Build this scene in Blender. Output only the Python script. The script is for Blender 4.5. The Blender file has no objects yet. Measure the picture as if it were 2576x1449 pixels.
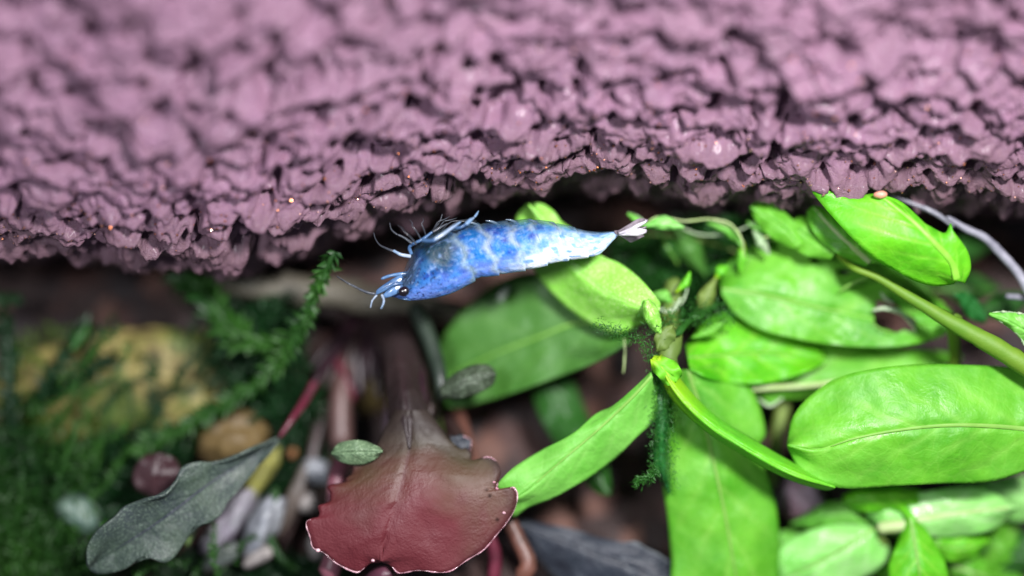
import bpy, math, random
import numpy as np
from mathutils import Vector
random.seed(7); RNG = np.random.default_rng(11)
S = bpy.context.scene
C = S.collection
# ---------------------------------------------------------------- camera, light, exposure (1 unit = 1 cm)
S.unit_settings.system = 'METRIC'; S.unit_settings.scale_length = 0.01
cd = bpy.data.cameras.new('camera'); cam = bpy.data.objects.new('camera', cd); C.objects.link(cam)
cam.location = (0, -10, 0); cam.rotation_euler = (math.radians(90), 0, 0)
cd.sensor_width = 36; cd.lens = 36 * 10 / 7.0
cd.clip_start = 0.1; cd.clip_end = 200
cd.dof.use_dof = True; cd.dof.focus_distance = 10.0; cd.dof.aperture_fstop = 0.05
S.camera = cam
W = bpy.data.worlds.new('World'); S.world = W; W.use_nodes = True
W.node_tree.nodes['Background'].inputs[0].default_value = (0.75, 0.8, 1.0, 1)
W.node_tree.nodes['Background'].inputs[1].default_value = 0.17
def area(name, loc, target, size, power, col):
    l = bpy.data.lights.new(name, 'AREA'); l.shape = 'DISK'; l.size = size; l.energy = power; l.color = col
    o = bpy.data.objects.new(name, l); C.objects.link(o); o.location = loc
    o.rotation_euler = (Vector(target) - Vector(loc)).to_track_quat('-Z', 'Y').to_euler()
    return o
area('tank_lamp', (3.3, -9.3, 3.3), (0.5, 0, -0.2), 1.5, 2550, (1.0, 0.965, 0.98))
area('fill_lamp', (-3.6, -9.7, 0.9), (-0.5, 0, 0.0), 1.4, 620, (0.93, 0.95, 1.0))  # added fill lamp, brightens the shaded lower left
S.view_settings.view_transform = 'Standard'; S.view_settings.look = 'None'
S.view_settings.exposure = 0; S.view_settings.gamma = 1

# ---------------------------------------------------------------- helpers
K = 7 / 2576.0
def P(px, py, y=0.0):
    s = K * (10 + y) / 10
    return ((px - 1288) * s, y, (724.5 - py) * s)
def lin(h):
    h = h.lstrip('#'); v = [int(h[i:i+2], 16) / 255 for i in (0, 2, 4)]
    return tuple((c / 12.92 if c <= .04045 else ((c + .055) / 1.055) ** 2.4) for c in v) + (1,)
def ysub(px, py):            # depth of the tank bottom seen at a given place
    a = (724.5 - py) * K
    return (2.9 + .6 * a) / (1 - .06 * a)
def catmull(pts, n, closed=False):
    p = np.array(pts, float)
    if len(p) < 3:
        t = np.linspace(0, 1, n)[:, None]; return p[0] * (1 - t) + p[-1] * t
    ext = np.vstack([2 * p[0] - p[1], p, 2 * p[-1] - p[-2]])
    out = []
    for i in range(len(p) - 1):
        p0, p1, p2, p3 = ext[i:i+4]
        for t in np.linspace(0, 1, 12, endpoint=False):
            out.append(.5 * ((2 * p1) + (-p0 + p2) * t + (2*p0 - 5*p1 + 4*p2 - p3) * t*t + (-p0 + 3*p1 - 3*p2 + p3) * t**3))
    out.append(p[-1]); out = np.array(out)
    d = np.r_[0, np.cumsum(np.linalg.norm(np.diff(out, axis=0), axis=1))]
    q = np.linspace(0, d[-1], n)
    return np.stack([np.interp(q, d, out[:, k]) for k in range(out.shape[1])], 1)
def hash2(ix, iy, s):
    h = (ix.astype(np.int64) * 374761393 + iy.astype(np.int64) * 668265263 + s * 1274126177) & 0xffffffff
    h = ((h ^ (h >> 13)) * 1274126177) & 0xffffffff
    h = ((h ^ (h >> 16)) * 2246822519) & 0xffffffff
    return ((h ^ (h >> 15)) & 0xffffff) / float(0x1000000)
def vnoise(x, y, s=0):
    ix = np.floor(x); iy = np.floor(y); fx = x - ix; fy = y - iy
    fx = fx*fx*(3-2*fx); fy = fy*fy*(3-2*fy)
    a = hash2(ix, iy, s); b = hash2(ix+1, iy, s); c = hash2(ix, iy+1, s); d = hash2(ix+1, iy+1, s)
    return (a*(1-fx)+b*fx)*(1-fy) + (c*(1-fx)+d*fx)*fy
def fbm(x, y, s=0, o=4):
    r = 0; a = .5
    for k in range(o):
        r = r + a * vnoise(x * 2**k, y * 2**k, s + k); a *= .5
    return r
def mesh_np(name, co, quads, mat=None, parent=None, uv=None, smooth=True, col=None):
    me = bpy.data.meshes.new(name)
    co = np.asarray(co, np.float32).reshape(-1, 3); quads = np.asarray(quads, np.int32); k = quads.shape[1]
    me.vertices.add(len(co)); me.vertices.foreach_set('co', co.ravel())
    me.loops.add(quads.size); me.loops.foreach_set('vertex_index', quads.ravel())
    me.polygons.add(len(quads)); me.polygons.foreach_set('loop_start', np.arange(0, quads.size, k, dtype=np.int32))
    me.polygons.foreach_set('loop_total', np.full(len(quads), k, np.int32))
    me.polygons.foreach_set('use_smooth', np.full(len(quads), smooth, bool))
    if uv is not None:
        l = me.uv_layers.new(name='UVMap'); l.data.foreach_set('uv', np.asarray(uv, np.float32)[quads.ravel()].ravel())
    if col is not None:
        a = me.color_attributes.new('pigment', 'FLOAT_COLOR', 'POINT'); a.data.foreach_set('color', np.asarray(col, np.float32).ravel())
    me.update(); me.validate()
    o = bpy.data.objects.new(name, me); C.objects.link(o)
    if mat: me.materials.append(mat)
    if parent: o.parent = parent
    return o
def grid_quads(n, m, wrap=False):
    i = np.arange(n - 1)[:, None]; j = np.arange(m if wrap else m - 1)[None, :]; j2 = (j + 1) % m
    return np.stack([i*m + j, i*m + j2, (i+1)*m + j2, (i+1)*m + j], -1).reshape(-1, 4)
def thing(name, label, cat, loc=(0, 0, 0), group=None):
    o = bpy.data.objects.new(name, None); C.objects.link(o); o.location = (0, 0, 0); o.empty_display_size = .2
    o['label'] = label; o['category'] = cat
    if group: o['group'] = group
    return o
def tag(o, label=None, cat=None, group=None, kind=None):
    if label: o['label'] = label
    if cat: o['category'] = cat
    if group: o['group'] = group
    if kind: o['kind'] = kind
    return o

# ---------------------------------------------------------------- materials
class NT:
    def __init__(s, name):
        s.m = bpy.data.materials.new(name); s.m.use_nodes = True; s.t = s.m.node_tree; s.n = s.t.nodes
        s.b = s.n['Principled BSDF']; s.out = s.n['Material Output']
    def new(s, typ, **kw):
        n = s.n.new(typ)
        for k, v in kw.items():
            if isinstance(v, bpy.types.NodeSocket): s.t.links.new(v, n.inputs[k]); continue
            setattr(n, k, v)
        return n
    def link(s, a, b): s.t.links.new(a, b)
    def math(s, op, a, b=None, c=None, clamp=False):
        n = s.n.new('ShaderNodeMath'); n.operation = op; n.use_clamp = clamp
        for i, v in enumerate((a, b, c)):
            if v is None: continue
            if isinstance(v, (int, float)): n.inputs[i].default_value = v
            else: s.link(v, n.inputs[i])
        return n.outputs[0]
    def mix(s, f, a, b, blend='MIX'):
        n = s.n.new('ShaderNodeMix'); n.data_type = 'RGBA'; n.blend_type = blend
        for sock, v in ((n.inputs[0], f), (n.inputs[6], a), (n.inputs[7], b)):
            if isinstance(v, (int, float)): sock.default_value = v
            elif isinstance(v, tuple): sock.default_value = v
            else: s.link(v, sock)
        return n.outputs[2]
    def noise(s, scale, detail=3, rough=.5, coord='Object', dist=0):
        tc = s.n.new('ShaderNodeTexCoord'); n = s.n.new('ShaderNodeTexNoise')
        n.inputs['Scale'].default_value = scale; n.inputs['Detail'].default_value = detail
        n.inputs['Roughness'].default_value = rough; n.inputs['Distortion'].default_value = dist
        s.link(tc.outputs[coord], n.inputs['Vector']); return n.outputs['Fac']
    def ramp(s, f, stops):
        n = s.n.new('ShaderNodeValToRGB'); e = n.color_ramp.elements
        while len(e) < len(stops): e.new(.5)
        for el, (p, c) in zip(e, stops): el.position = p; el.color = c if isinstance(c, tuple) else (c, c, c, 1)
        s.link(f, n.inputs[0]); return n.outputs[0]
    def bump(s, h, strength, dist=.02, nrm=None):
        n = s.n.new('ShaderNodeBump'); n.inputs['Strength'].default_value = strength; n.inputs['Distance'].default_value = dist
        s.link(h, n.inputs['Height'])
        if nrm: s.link(nrm, n.inputs['Normal'])
        return n.outputs[0]
    def base(s, c): s.link(c, s.b.inputs['Base Color']) if not isinstance(c, tuple) else s.b.inputs['Base Color'].__setattr__('default_value', c)
    def translucent(s, fac, c, nrm=None):
        t = s.n.new('ShaderNodeBsdfTranslucent'); mx = s.n.new('ShaderNodeMixShader'); mx.inputs[0].default_value = fac
        if isinstance(c, tuple): t.inputs[0].default_value = c
        else: s.link(c, t.inputs[0])
        if nrm: s.link(nrm, t.inputs['Normal'])
        s.link(s.b.outputs[0], mx.inputs[1]); s.link(t.outputs[0], mx.inputs[2]); s.link(mx.outputs[0], s.out.inputs[0])
    def set(s, **kw):
        for k, v in kw.items(): s.b.inputs[k.replace('_', ' ')].default_value = v
def plain(name, c, c2=None, rough=.45, scale=6, bumps=.3, bscale=30, bdist=.01, transl=0, coat=0, sss=0, alpha=None):
    t = NT(name); c2 = c2 or tuple(x * .6 for x in c[:3]) + (1,)
    f = t.ramp(t.noise(scale, 4, .6), [(.35, 0.), (.65, 1.)])
    col = t.mix(f, c, c2); t.base(col); t.set(Roughness=rough)
    nb = t.bump(t.noise(bscale, 3, .6), bumps, bdist); t.link(nb, t.b.inputs['Normal'])
    if coat: t.b.inputs['Coat Weight'].default_value = coat; t.b.inputs['Coat Roughness'].default_value = .15
    if sss: t.b.inputs['Subsurface Weight'].default_value = sss; t.b.inputs['Subsurface Radius'].default_value = (.08, .08, .1); t.b.inputs['Subsurface Scale'].default_value = .5
    if transl: t.translucent(transl, col)
    if alpha is not None:
        t.b.inputs['Alpha'].default_value = alpha
    return t.m
def leafmat(name, c1, c2, vein=None, rough=.38, transl=.3, nv=7, vstr=.35, spots=.0, grain=.25, blot=None, edge=None, mscale=2.2, speck=None, tip=None, basec=None):
    t = NT(name); c1, c2 = lin(c1), lin(c2); vein = lin(vein) if vein else c1
    uv = t.n.new('ShaderNodeUVMap'); sp = t.n.new('ShaderNodeSeparateXYZ'); t.link(uv.outputs[0], sp.inputs[0])
    m = t.math('ABSOLUTE', t.math('SUBTRACT', t.math('MULTIPLY', sp.outputs[0], 2), 1))
    wob = t.math('MULTIPLY', t.math('SUBTRACT', t.noise(1.8, 2), .5), .9)
    ph = t.math('ADD', t.math('SUBTRACT', t.math('MULTIPLY', sp.outputs[1], nv), t.math('MULTIPLY', t.math('POWER', m, .8), 1.5)), wob)
    side = t.math('MULTIPLY', t.math('GREATER_THAN', sp.outputs[0], .5), .43)
    fr = t.math('FRACT', t.math('ADD', ph, side))
    dist = t.math('ABSOLUTE', t.math('SUBTRACT', fr, .5))
    line = t.ramp(dist, [(0., 1.), (.2, 0.)])
    fade = t.math('SUBTRACT', 1.0, t.math('POWER', m, 2.0), clamp=True)
    vn = t.ramp(t.noise(5, 3), [(.35, .25), (.7, 1.)])
    linef = t.math('MULTIPLY', t.math('MULTIPLY', line, fade), vn)
    mott = t.ramp(t.noise(mscale, 5, .62), [(.32, 0.), (.68, 1.)])
    col = t.mix(mott, c1, c2)
    fine = t.noise(26, 4, .7)
    col = t.mix(t.math('MULTIPLY', t.ramp(fine, [(.4, 0.), (.75, 1.)]), .22), col, tuple(min(1, x * 1.7 + .02) for x in c2[:3]) + (1,))
    vt = t.n.new('ShaderNodeTexVoronoi'); vt.feature = 'DISTANCE_TO_EDGE'; vt.inputs['Scale'].default_value = 7.5; tcv = t.n.new('ShaderNodeTexCoord'); nzv = t.n.new('ShaderNodeTexNoise'); nzv.inputs['Scale'].default_value = 5; t.link(tcv.outputs['Object'], nzv.inputs['Vector'])
    vv = t.mix(.12, tcv.outputs['Object'], nzv.outputs['Color']); t.link(vv, vt.inputs['Vector'])
    net = t.ramp(vt.outputs['Distance'], [(.0, 1.), (.07, 0.)])
    col = t.mix(t.math('MULTIPLY', net, .08), col, vein)
    if blot:
        col = t.mix(t.ramp(t.noise(1.1, 4, .6, dist=.6), [(.45, 0.), (.6, 1.)]), col, lin(blot))
    col = t.mix(t.math('MULTIPLY', linef, vstr), col, vein)
    mid = t.ramp(m, [(0., 1.), (.05, .0)])
    col = t.mix(t.math('MULTIPLY', mid, .55), col, vein)
    if edge:
        col = t.mix(t.ramp(m, [(.93, 0.), (.99, .8)]), col, lin(edge))
    if spots:
        tc = t.n.new('ShaderNodeTexCoord'); v = t.n.new('ShaderNodeTexVoronoi'); v.inputs['Scale'].default_value = 5.5; t.link(tc.outputs['Object'], v.inputs['Vector'])
        sf = t.ramp(v.outputs['Distance'], [(.05, spots), (.12, 0.)])
        col = t.mix(sf, col, lin('#e6e8b0'))
    if basec:
        col = t.mix(t.ramp(sp.outputs[1], [(basec[1], .95), (basec[2], 0.)]), col, lin(basec[0]))
    if tip:
        tf = t.math('ADD', sp.outputs[1], t.math('MULTIPLY', t.math('SUBTRACT', t.noise(1.2, 3), .5), 1.1))
        tf = t.math('SUBTRACT', tf, t.math('MULTIPLY', sp.outputs[0], .25))
        col = t.mix(t.ramp(tf, [(.22, 0.), (.6, 1.)]), col, lin(tip))
    if speck:
        col = t.mix(t.ramp(t.noise(62, 2, .5), [(.52, 0.), (.66, .8)]), col, lin(speck))
    t.base(col); t.set(Roughness=rough)
    h = t.math('ADD', t.math('ADD', t.math('MULTIPLY', linef, -.4), t.math('MULTIPLY', net, -.05)), t.math('MULTIPLY', t.noise(9, 4, .6), 1.0))
    n1 = t.bump(h, .4, .03)
    n2 = t.bump(t.noise(55, 2, .6), grain, .006, n1)
    t.link(n2, t.b.inputs['Normal'])
    t.link(t.ramp(t.noise(3.5, 3), [(.35, rough - .08), (.7, rough + .2)]), t.b.inputs['Roughness'])
    t.translucent(transl, col, n1)
    return t.m

M = {}
M['lime'] = leafmat('lime_leaf', '#96da58', '#7ecc40', '#b8e884', transl=.28, nv=3, vstr=.1, speck='#b9e58a')
M['lime2'] = leafmat('leaf_back_lime', '#78bc50', '#5cac34', '#9cd270', transl=.25, nv=5, vstr=.2, rough=.5)
M['mid'] = leafmat('mid_green_leaf', '#44782c', '#386c22', '#6f9e4a', transl=.22, nv=5, vstr=.2, mscale=1.5, rough=.5)
M['green'] = leafmat('green_leaf', '#70bc34', '#429414', '#9cd460', transl=.28, nv=5, vstr=.42, rough=.45)
M['vivid'] = leafmat('vivid_leaf', '#74d022', '#46a612', '#b0e658', transl=.35, nv=5, vstr=.5, rough=.42)
M['yellowish'] = leafmat('yellowish_leaf', '#76cc28', '#5ebe2c', '#a4e040', transl=.35, nv=2, vstr=.08, rough=.45, basec=('#a4cc18', .04, .34))
M['node_yellow'] = leafmat('node_yellow_leaf', '#a4c412', '#84b814', '#c4dc3a', transl=.35, nv=5, vstr=.4)
M['pale'] = leafmat('pale_leaf', '#a8e08c', '#76cc50', '#d4f2bc', transl=.35, nv=4, vstr=.5, rough=.3)
M['deep'] = leafmat('deep_green_leaf', '#2c6020', '#224e1a', '#407a34', transl=.25, nv=5, vstr=.3)
M['algae'] = leafmat('algae_leaf', '#1c6420', '#14501a', '#3c8a3c', transl=.2, nv=6, vstr=.2, speck='#3c8a4c')
M['midrib'] = plain('midrib', lin('#86b850'), lin('#78ae46'), transl=.3, bumps=.2, rough=.55)
M['midrib_yellow'] = plain('midrib_yellow', lin('#b8e45a'), lin('#98d03a'), transl=.3, bumps=.2, rough=.5)
M['midrib_light'] = plain('midrib_light', lin('#94d648'), lin('#7cc834'), transl=.3, bumps=.2, rough=.5)
M['cream'] = plain('cream_rib', lin('#c4d4a0'), lin('#a8c474'), transl=.3, bumps=.2, rough=.5)
M['stem'] = plain('stem_green', lin('#76962a'), lin('#5c8a20'), transl=.25, scale=2, rough=.6)
M['stem_olive'] = plain('stem_olive', lin('#748a3c'), lin('#5a7430'), transl=.2, scale=3, rough=.6)
M['lip'] = plain('torn_edge', lin('#c0d0b0'), lin('#98b888'), transl=.3, rough=.3)
M['white_root'] = plain('white_root', lin('#a6a6b2'), lin('#7e7e8c'), transl=.3, rough=.4, coat=.3)

def uvgrid(n, m):
    t = np.linspace(0, 1, n); u = np.linspace(0, 1, m); U, T = np.meshgrid(u, t); return np.stack([U.ravel(), T.ravel()], 1)
def leaf(parent, mid, L, R, ys, mat, ye=(.12, .12), wave=.02, puff=.012, rib=None, ribr=5, holes=(), n=60, m=31, thick=.018, name='leaf', seed=0, label=None, curl=1.6, margin=None, ribto=1.0):
    mp = catmull(mid, n); Lp = catmull(L, n); Rp = catmull(R, n)
    t = np.linspace(0, 1, n); yy = np.interp(t, np.linspace(0, 1, len(ys)), ys)
    u = np.linspace(-1, 1, m)
    a = np.abs(u)[None, :, None]
    E = np.where((u < 0)[None, :, None], Lp[:, None, :], Rp[:, None, :])
    k = max(3, n // 5); ker = np.ones(2 * k + 1) / (2 * k + 1)
    def sm(Q): return np.stack([np.convolve(np.pad(Q[:, c], k, mode='reflect', reflect_type='odd'), ker, 'valid') for c in (0, 1)], 1)
    Es = np.where((u < 0)[None, :, None], sm(Lp)[:, None, :], sm(Rp)[:, None, :])
    wB = np.clip((a - .72) / .28, 0, 1); wB = wB * wB
    px = mp[:, None, :] * (1 - a) + (Es * (1 - wB) + E * wB) * a
    A = np.abs(u)[None, :]
    off = np.where(u < 0, ye[0], ye[1])[None, :] * A ** curl
    T = t[:, None]
    nz = fbm(px[..., 0] / 60 + seed * 13.1, px[..., 1] / 60, seed + 3, 3) - .45
    wv = wave * A ** 2 * np.sin(T * 17 + seed + np.sign(u)[None, :] * 1.3 + 3 * vnoise(T * 4 + seed, T * 0, seed))
    y = yy[:, None] + off + wv + nz * puff * 4 * np.minimum(1, np.minimum(T, 1 - T) * 8 + .1)
    y = y + .016 * np.exp(-(A / .07) ** 2)
    pt = px.copy().reshape(-1, 2)
    q = grid_quads(n, m); yf = y.ravel()
    for (cx, cy, rx, ry, rot) in holes:
        c_, s_ = math.cos(rot), math.sin(rot)
        dx = pt[:, 0] - cx; dy = pt[:, 1] - cy
        ex = (dx * c_ + dy * s_) / rx; ey = (-dx * s_ + dy * c_) / ry
        ang = np.arctan2(ey, ex); r = np.hypot(ex, ey) / (1 + .12 * np.sin(ang * 3 + seed) + .06 * np.sin(ang * 7))
        q = q[~np.all(r[q] < 1, axis=1)]
        ins = r < 1
        sc = np.where(ins, 1 / np.maximum(r, .05), 1)
        pt[:, 0] = cx + dx * sc; pt[:, 1] = cy + dy * sc
    s = K * (10 + yf) / 10
    co = np.stack([(pt[:, 0] - 1288) * s, yf, (724.5 - pt[:, 1]) * s], 1)
    used = np.zeros(len(co), bool); used[q.ravel()] = True
    remap = np.cumsum(used) - 1
    o = mesh_np(name, co[used], remap[q], mat, parent, uv=uvgrid(n, m)[used])
    sd = o.modifiers.new('thickness', 'SOLIDIFY'); sd.thickness = thick; sd.offset = 0
    if rib:
        k = max(3, int(n * ribto)); ym = y[:, m // 2]
        pts = [(mp[i, 0], mp[i, 1], ym[i] - .02) for i in range(0, k, 3)]
        rr = [ribr * (1 - .75 * i / len(pts)) for i in range(len(pts))]
        tube(pts, rr, M[rib] if isinstance(rib, str) else rib, o, 'midrib', flat=.35)
    if margin:
        for side, t0, t1 in (margin[2] if len(margin) > 2 else ((0, 0, 1), (1, 0, 1))):
            EP, col = (Lp, 0) if side == 0 else (Rp, m - 1)
            pts = [(EP[i, 0], EP[i, 1], y[i, col] - .012) for i in range(max(1, int(t0 * n)), min(n - 1, int(t1 * n)))]
            tube(pts, [margin[1] * (.1 + 1.1 * random.random() ** 1.6) for _ in range(max(3, len(pts) // 3))], margin[0], o, 'leaf_margin', sub=max(8, len(pts) * 2), rough=.8)
    if label: o['label'] = label
    return o
def tube(pts, r, mat, parent=None, name='stem', flat=1.0, sides=10, sub=None, rough=0.0):
    """pts (px, py, depth); r radii in photo units"""
    if not isinstance(r, (list, tuple)): r = [r] * len(pts)
    n = sub or max(8, len(pts) * 4)
    p = catmull([P(*q) for q in pts], n)
    rr = np.interp(np.linspace(0, 1, n), np.linspace(0, 1, len(r)), r) * K
    d = np.gradient(p, axis=0); d /= np.maximum(1e-9, np.linalg.norm(d, axis=1))[:, None]
    up = np.array([0, 1, 0.]); s1 = np.cross(d, up); s1 /= np.maximum(1e-6, np.linalg.norm(s1, axis=1))[:, None]; s2 = np.cross(s1, d)
    th = np.linspace(0, 2 * math.pi, sides, endpoint=False)
    rad = rr[:, None] * (1 + rough * (vnoise(np.arange(n)[:, None] * .6 + 0 * th[None], th[None] * 1.7 + 0 * rr[:, None], 5) - .5))
    rad[0] *= .15; rad[-1] *= .15
    co = p[:, None, :] + (rad * np.cos(th))[..., None] * s1[:, None, :] + (flat * rad * np.sin(th))[..., None] * s2[:, None, :]
    return mesh_np(name, co.reshape(-1, 3), grid_quads(n, sides, True), mat, parent, uv=uvgrid(n, sides))
def blob(name, cx, cy, y, rx, ry, mat, parent=None, rot=0, rz=None, seed=0, rough=.25, n=40, m=56):
    """a pebble or rock; radii in photo units"""
    s = K * (10 + y) / 10; c0 = P(cx, cy, y); rz = rz or (rx + ry) / 2
    th = np.linspace(.001, math.pi - .001, n)[:, None]; ph = np.linspace(0, 2 * math.pi, m, endpoint=False)[None, :]
    X = np.sin(th) * np.cos(ph); Z = np.cos(th) + 0 * ph; Y = np.sin(th) * np.sin(ph)
    d = 1 + rough * ((vnoise(X * 1.6 + 9 + seed, Z * 1.6 + Y * 1.9 + 9, seed) - .5) * 1.4 + (vnoise(X * 4 + Y * 3 + 20, Z * 4 + Y * 2 + 9, seed + 5) - .5) * .6 + (fbm(X * 9 + Y * 7 + 40, Z * 9 - Y * 6 + 40, seed + 8, 2) - .4) * .25)
    X, Y, Z = X * d * rx * s, Y * d * rz * s, Z * d * ry * s
    c_, s_ = math.cos(rot), math.sin(rot); X, Z = X * c_ - Z * s_, X * s_ + Z * c_
    co = np.stack([X + c0[0], Y + c0[1], Z + c0[2]], -1).reshape(-1, 3)
    return mesh_np(name, co, grid_quads(n, m, True), mat, parent, uv=uvgrid(n, m))
def leaflets(name, pos, dirs, length, width, mat, parent=None, jitter=.5):
    n = len(pos); pos = np.asarray(pos, float); dirs = np.asarray(dirs, float)
    d = dirs + RNG.normal(0, jitter, (n, 3)); d /= np.linalg.norm(d, axis=1)[:, None]
    r = RNG.normal(0, 1, (n, 3)); s = np.cross(d, r); s /= np.linalg.norm(s, axis=1)[:, None]; nn = np.cross(s, d)
    L = (length * RNG.uniform(.6, 1.3, n))[:, None]; w = (width * RNG.uniform(.7, 1.2, n))[:, None]
    v = np.stack([pos, pos + d * L * .45 + s * w + nn * w * .5, pos + d * L + nn * w * .2, pos + d * L * .45 - s * w + nn * w * .5, pos + d * L * .5], 1)
    b = (np.arange(n) * 5)[:, None]
    t = np.concatenate([b + np.array([[0, 1, 4]]), b + np.array([[1, 2, 4]]), b + np.array([[2, 3, 4]]), b + np.array([[3, 0, 4]])])
    return mesh_np(name, v.reshape(-1, 3), t, mat, parent)

# ---------------------------------------------------------------- sponge filter
def cells(U, V, size, seed, tilt=.6, lo=.62, hi=1.15, aspect=1.0, miss=.06, steep=4, el0=None, hs=.7, dome=.35, saw=False):
    """overlapping scale-like lumps; returns height and cell random"""
    u = U / size; v = V / (size * aspect)
    iu = np.floor(u); iv = np.floor(v)
    best = np.full(u.shape, -1.2); rid = np.zeros(u.shape)
    for a in range(-2, 3):
        for b in range(-2, 3):
            cu = iu + a; cv = iv + b
            x = cu + hash2(cu, cv, seed); yv = cv + hash2(cu, cv, seed + 1)
            r = lo + (hi - lo) * hash2(cu, cv, seed + 2); h0 = hash2(cu, cv, seed + 3) * hs
            ang = hash2(cu, cv, seed + 4) * 3.14; el = .75 + .25 * hash2(cu, cv, seed + 5)
            if el0: ang = (ang / 3.14 - .5) * 1.1; el = el0 + .4 * hash2(cu, cv, seed + 5)
            du = u - x; dv = v - yv
            e1 = (du * np.cos(ang) + dv * np.sin(ang)); e2 = (-du * np.sin(ang) + dv * np.cos(ang)) / el
            d = np.hypot(e1, e2) / r
            ok = hash2(cu, cv, seed + 6) > miss
            fall = np.where(d < .85, dome * d * d, dome * .7225 + steep * (d - .85))
            if saw:
                du_ = np.abs(e1) / r; low = np.where(dv > 0, e2 / r, 0)
                fall = dome * du_ ** 2 + steep * np.maximum(0, low - (.75 - .55 * du_ ** 2)) + np.where(dv < 0, .3 * dv * dv, 0) + 2.5 * np.maximum(0, du_ - 1.15)
            h = h0 + tilt * dv - fall + (tilt * .35) * (hash2(cu, cv, seed + 7) - .5) * du
            h = np.where(ok, h, -9)
            up = h > best
            best = np.where(up, h, best); rid = np.where(up, hash2(cu, cv, seed + 9), rid)
    return best, rid
EDGE = [(-400, 640), (0, 625), (150, 640), (420, 660), (620, 648), (720, 612), (850, 572), (960, 538), (1080, 512), (1200, 482), (1300, 462), (1450, 452), (1620, 458), (1760, 488), (1900, 500), (2060, 508), (2200, 492), (2330, 482), (2450, 482), (2576, 505), (3000, 525)]
def build_sponge():
    ex = np.array([(e[0] - 1288) * K for e in EDGE]); ez = np.array([(724.5 - e[1]) * K for e in EDGE])
    xs = np.linspace(-5.4, 5.4, 1040)
    # profile (dy, dz above the lower edge, t) : back -> underside -> front -> top
    prof = [(5.5, 2.9), (5.2, 1.0), (4.0, .34), (2.2, .16), (1.2, .06), (.62, .03), (.3, .045), (.1, .08), (-.06, .18), (-.3, .38), (-.6, .68), (-.93, 1.08), (-1.25, 1.5), (-1.6, 2.0), (-2.1, 2.7), (-2.2, 3.5), (5.4, 3.5), (5.5, 2.9)]
    pd = np.array(prof); seg = np.r_[0, np.cumsum(np.linalg.norm(np.diff(pd, axis=0), axis=1))]
    # sample density: fine on the front and the edge
    sa = np.concatenate([np.linspace(0, seg[2], 12, endpoint=False), np.linspace(seg[2], seg[4], 90, endpoint=False), np.linspace(seg[4], seg[13], 420, endpoint=False), np.linspace(seg[13], seg[14], 24, endpoint=False), np.linspace(seg[14], seg[17], 14)])
    dense = catmull(prof, 1200); dd = np.r_[0, np.cumsum(np.linalg.norm(np.diff(dense, axis=0), axis=1))]; sa = sa * dd[-1] / seg[-1]
    py = np.interp(sa, dd, dense[:, 0]); pz = np.interp(sa, dd, dense[:, 1])
    ty = np.gradient(py, sa + 1e-9); tz = np.gradient(pz, sa + 1e-9); l = np.hypot(ty, tz); ty /= l; tz /= l
    ny, nz = -tz, ty                                 # outward: front faces -y
    X, SA = np.meshgrid(xs, sa); e = np.interp(X, ex, ez)
    e = e + .03 * (fbm(X * 2.2 + 40, X * 0 + 3, 3, 3) - .45)
    V = -SA                                           # grows downwards on the front
    wu = X + .1 * (fbm(X * 4 + 5, V * 4 + 9, 21, 2) - .4); wv = V + .12 * (fbm(X * 4 + 15, V * 4 + 19, 22, 2) - .4)
    h1, r1 = cells(wu + 50, wv + 50, .16, 101, tilt=1.0, aspect=.74, miss=.2, steep=5, lo=.42, hi=1.25, el0=.6, hs=.55, dome=.22, saw=True)
    h2, r2 = cells(wu + 31, wv + 87, .075, 211, tilt=1.0, aspect=.8, miss=.35, steep=4, el0=.7, hs=1.0, dome=.3, saw=True)
    h3 = fbm(X * 22, V * 22, 33, 3) - .45
    big = fbm(X * 1.1 + 7, V * 1.1 + 3, 55, 2) - .4
    def blur(a, ry_, rx_):
        for _ in range(2):
            for ax_, rr_b in ((0, ry_), (1, rx_)):
                c_ = np.cumsum(np.concatenate([np.repeat(np.take(a, [0], ax_), rr_b + 1, ax_), a, np.repeat(np.take(a, [-1], ax_), rr_b, ax_)], ax_), ax_)
                k_ = 2 * rr_b + 1; n_ = a.shape[ax_]
                a = (np.take(c_, np.arange(k_, k_ + n_), ax_) - np.take(c_, np.arange(0, n_), ax_)) / k_
        return a
    h1 = np.maximum(h1, -1.2)
    soft = blur(h1, 4, 7)
    mk = np.clip((vnoise(X * 4.5 + 3, V * 7 + 1, 131) - .42) * 3.2, 0, 1) * .85 + .08
    h1 = h1 * mk + soft * (1 - mk)
    fn = fbm(X * 9 + 2, V * 12 + 7, 141, 3) - .44
    h1 = h1 + fn * 1.15
    pit = np.clip((vnoise(wu * 9 + 3, wv * 14 + 5, 91) - .62) * 9, 0, 1) * np.clip((.75 - h1) * 3, 0, 1)
    p2 = np.clip((vnoise(wu * 24 + 3, wv * 30 + 5, 95) - .66) * 5, 0, 1)
    h = h1 * .082 - pit * .15 - p2 * .022 + np.maximum(h2, -.5) * .013 + h3 * .024 + big * .13
    env = np.interp(sa, [0, sa[12], sa[13], sa[-40], sa[-14], sa[-1]], [0, .4, 1, 1, .3, 0])[:, None]
    h = h * env
    NY = ny[:, None] * h; NZ = nz[:, None] * h
    lean = .07 * (h1 + .3) * env - .05                      # the lips of the lumps hang a little
    co = np.stack([X + .03 * (r1 - .5) * env, py[:, None] + NY + .0 * X, pz[:, None] + NZ + e - lean], -1)
    t = NT('sponge_foam')
    pg = t.n.new('ShaderNodeVertexColor'); pg.layer_name = 'pigment'
    col = t.mix(t.ramp(t.noise(2.3, 6, .7), [(.35, 0.), (.65, 1.)]), lin('#846079'), lin('#6f5168'))
    sc0 = t.n.new('ShaderNodeSeparateColor'); t.link(pg.outputs[0], sc0.inputs[0]); col = t.mix(t.math('MULTIPLY', sc0.outputs[0], .35), col, lin('#6a5060'))
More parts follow.
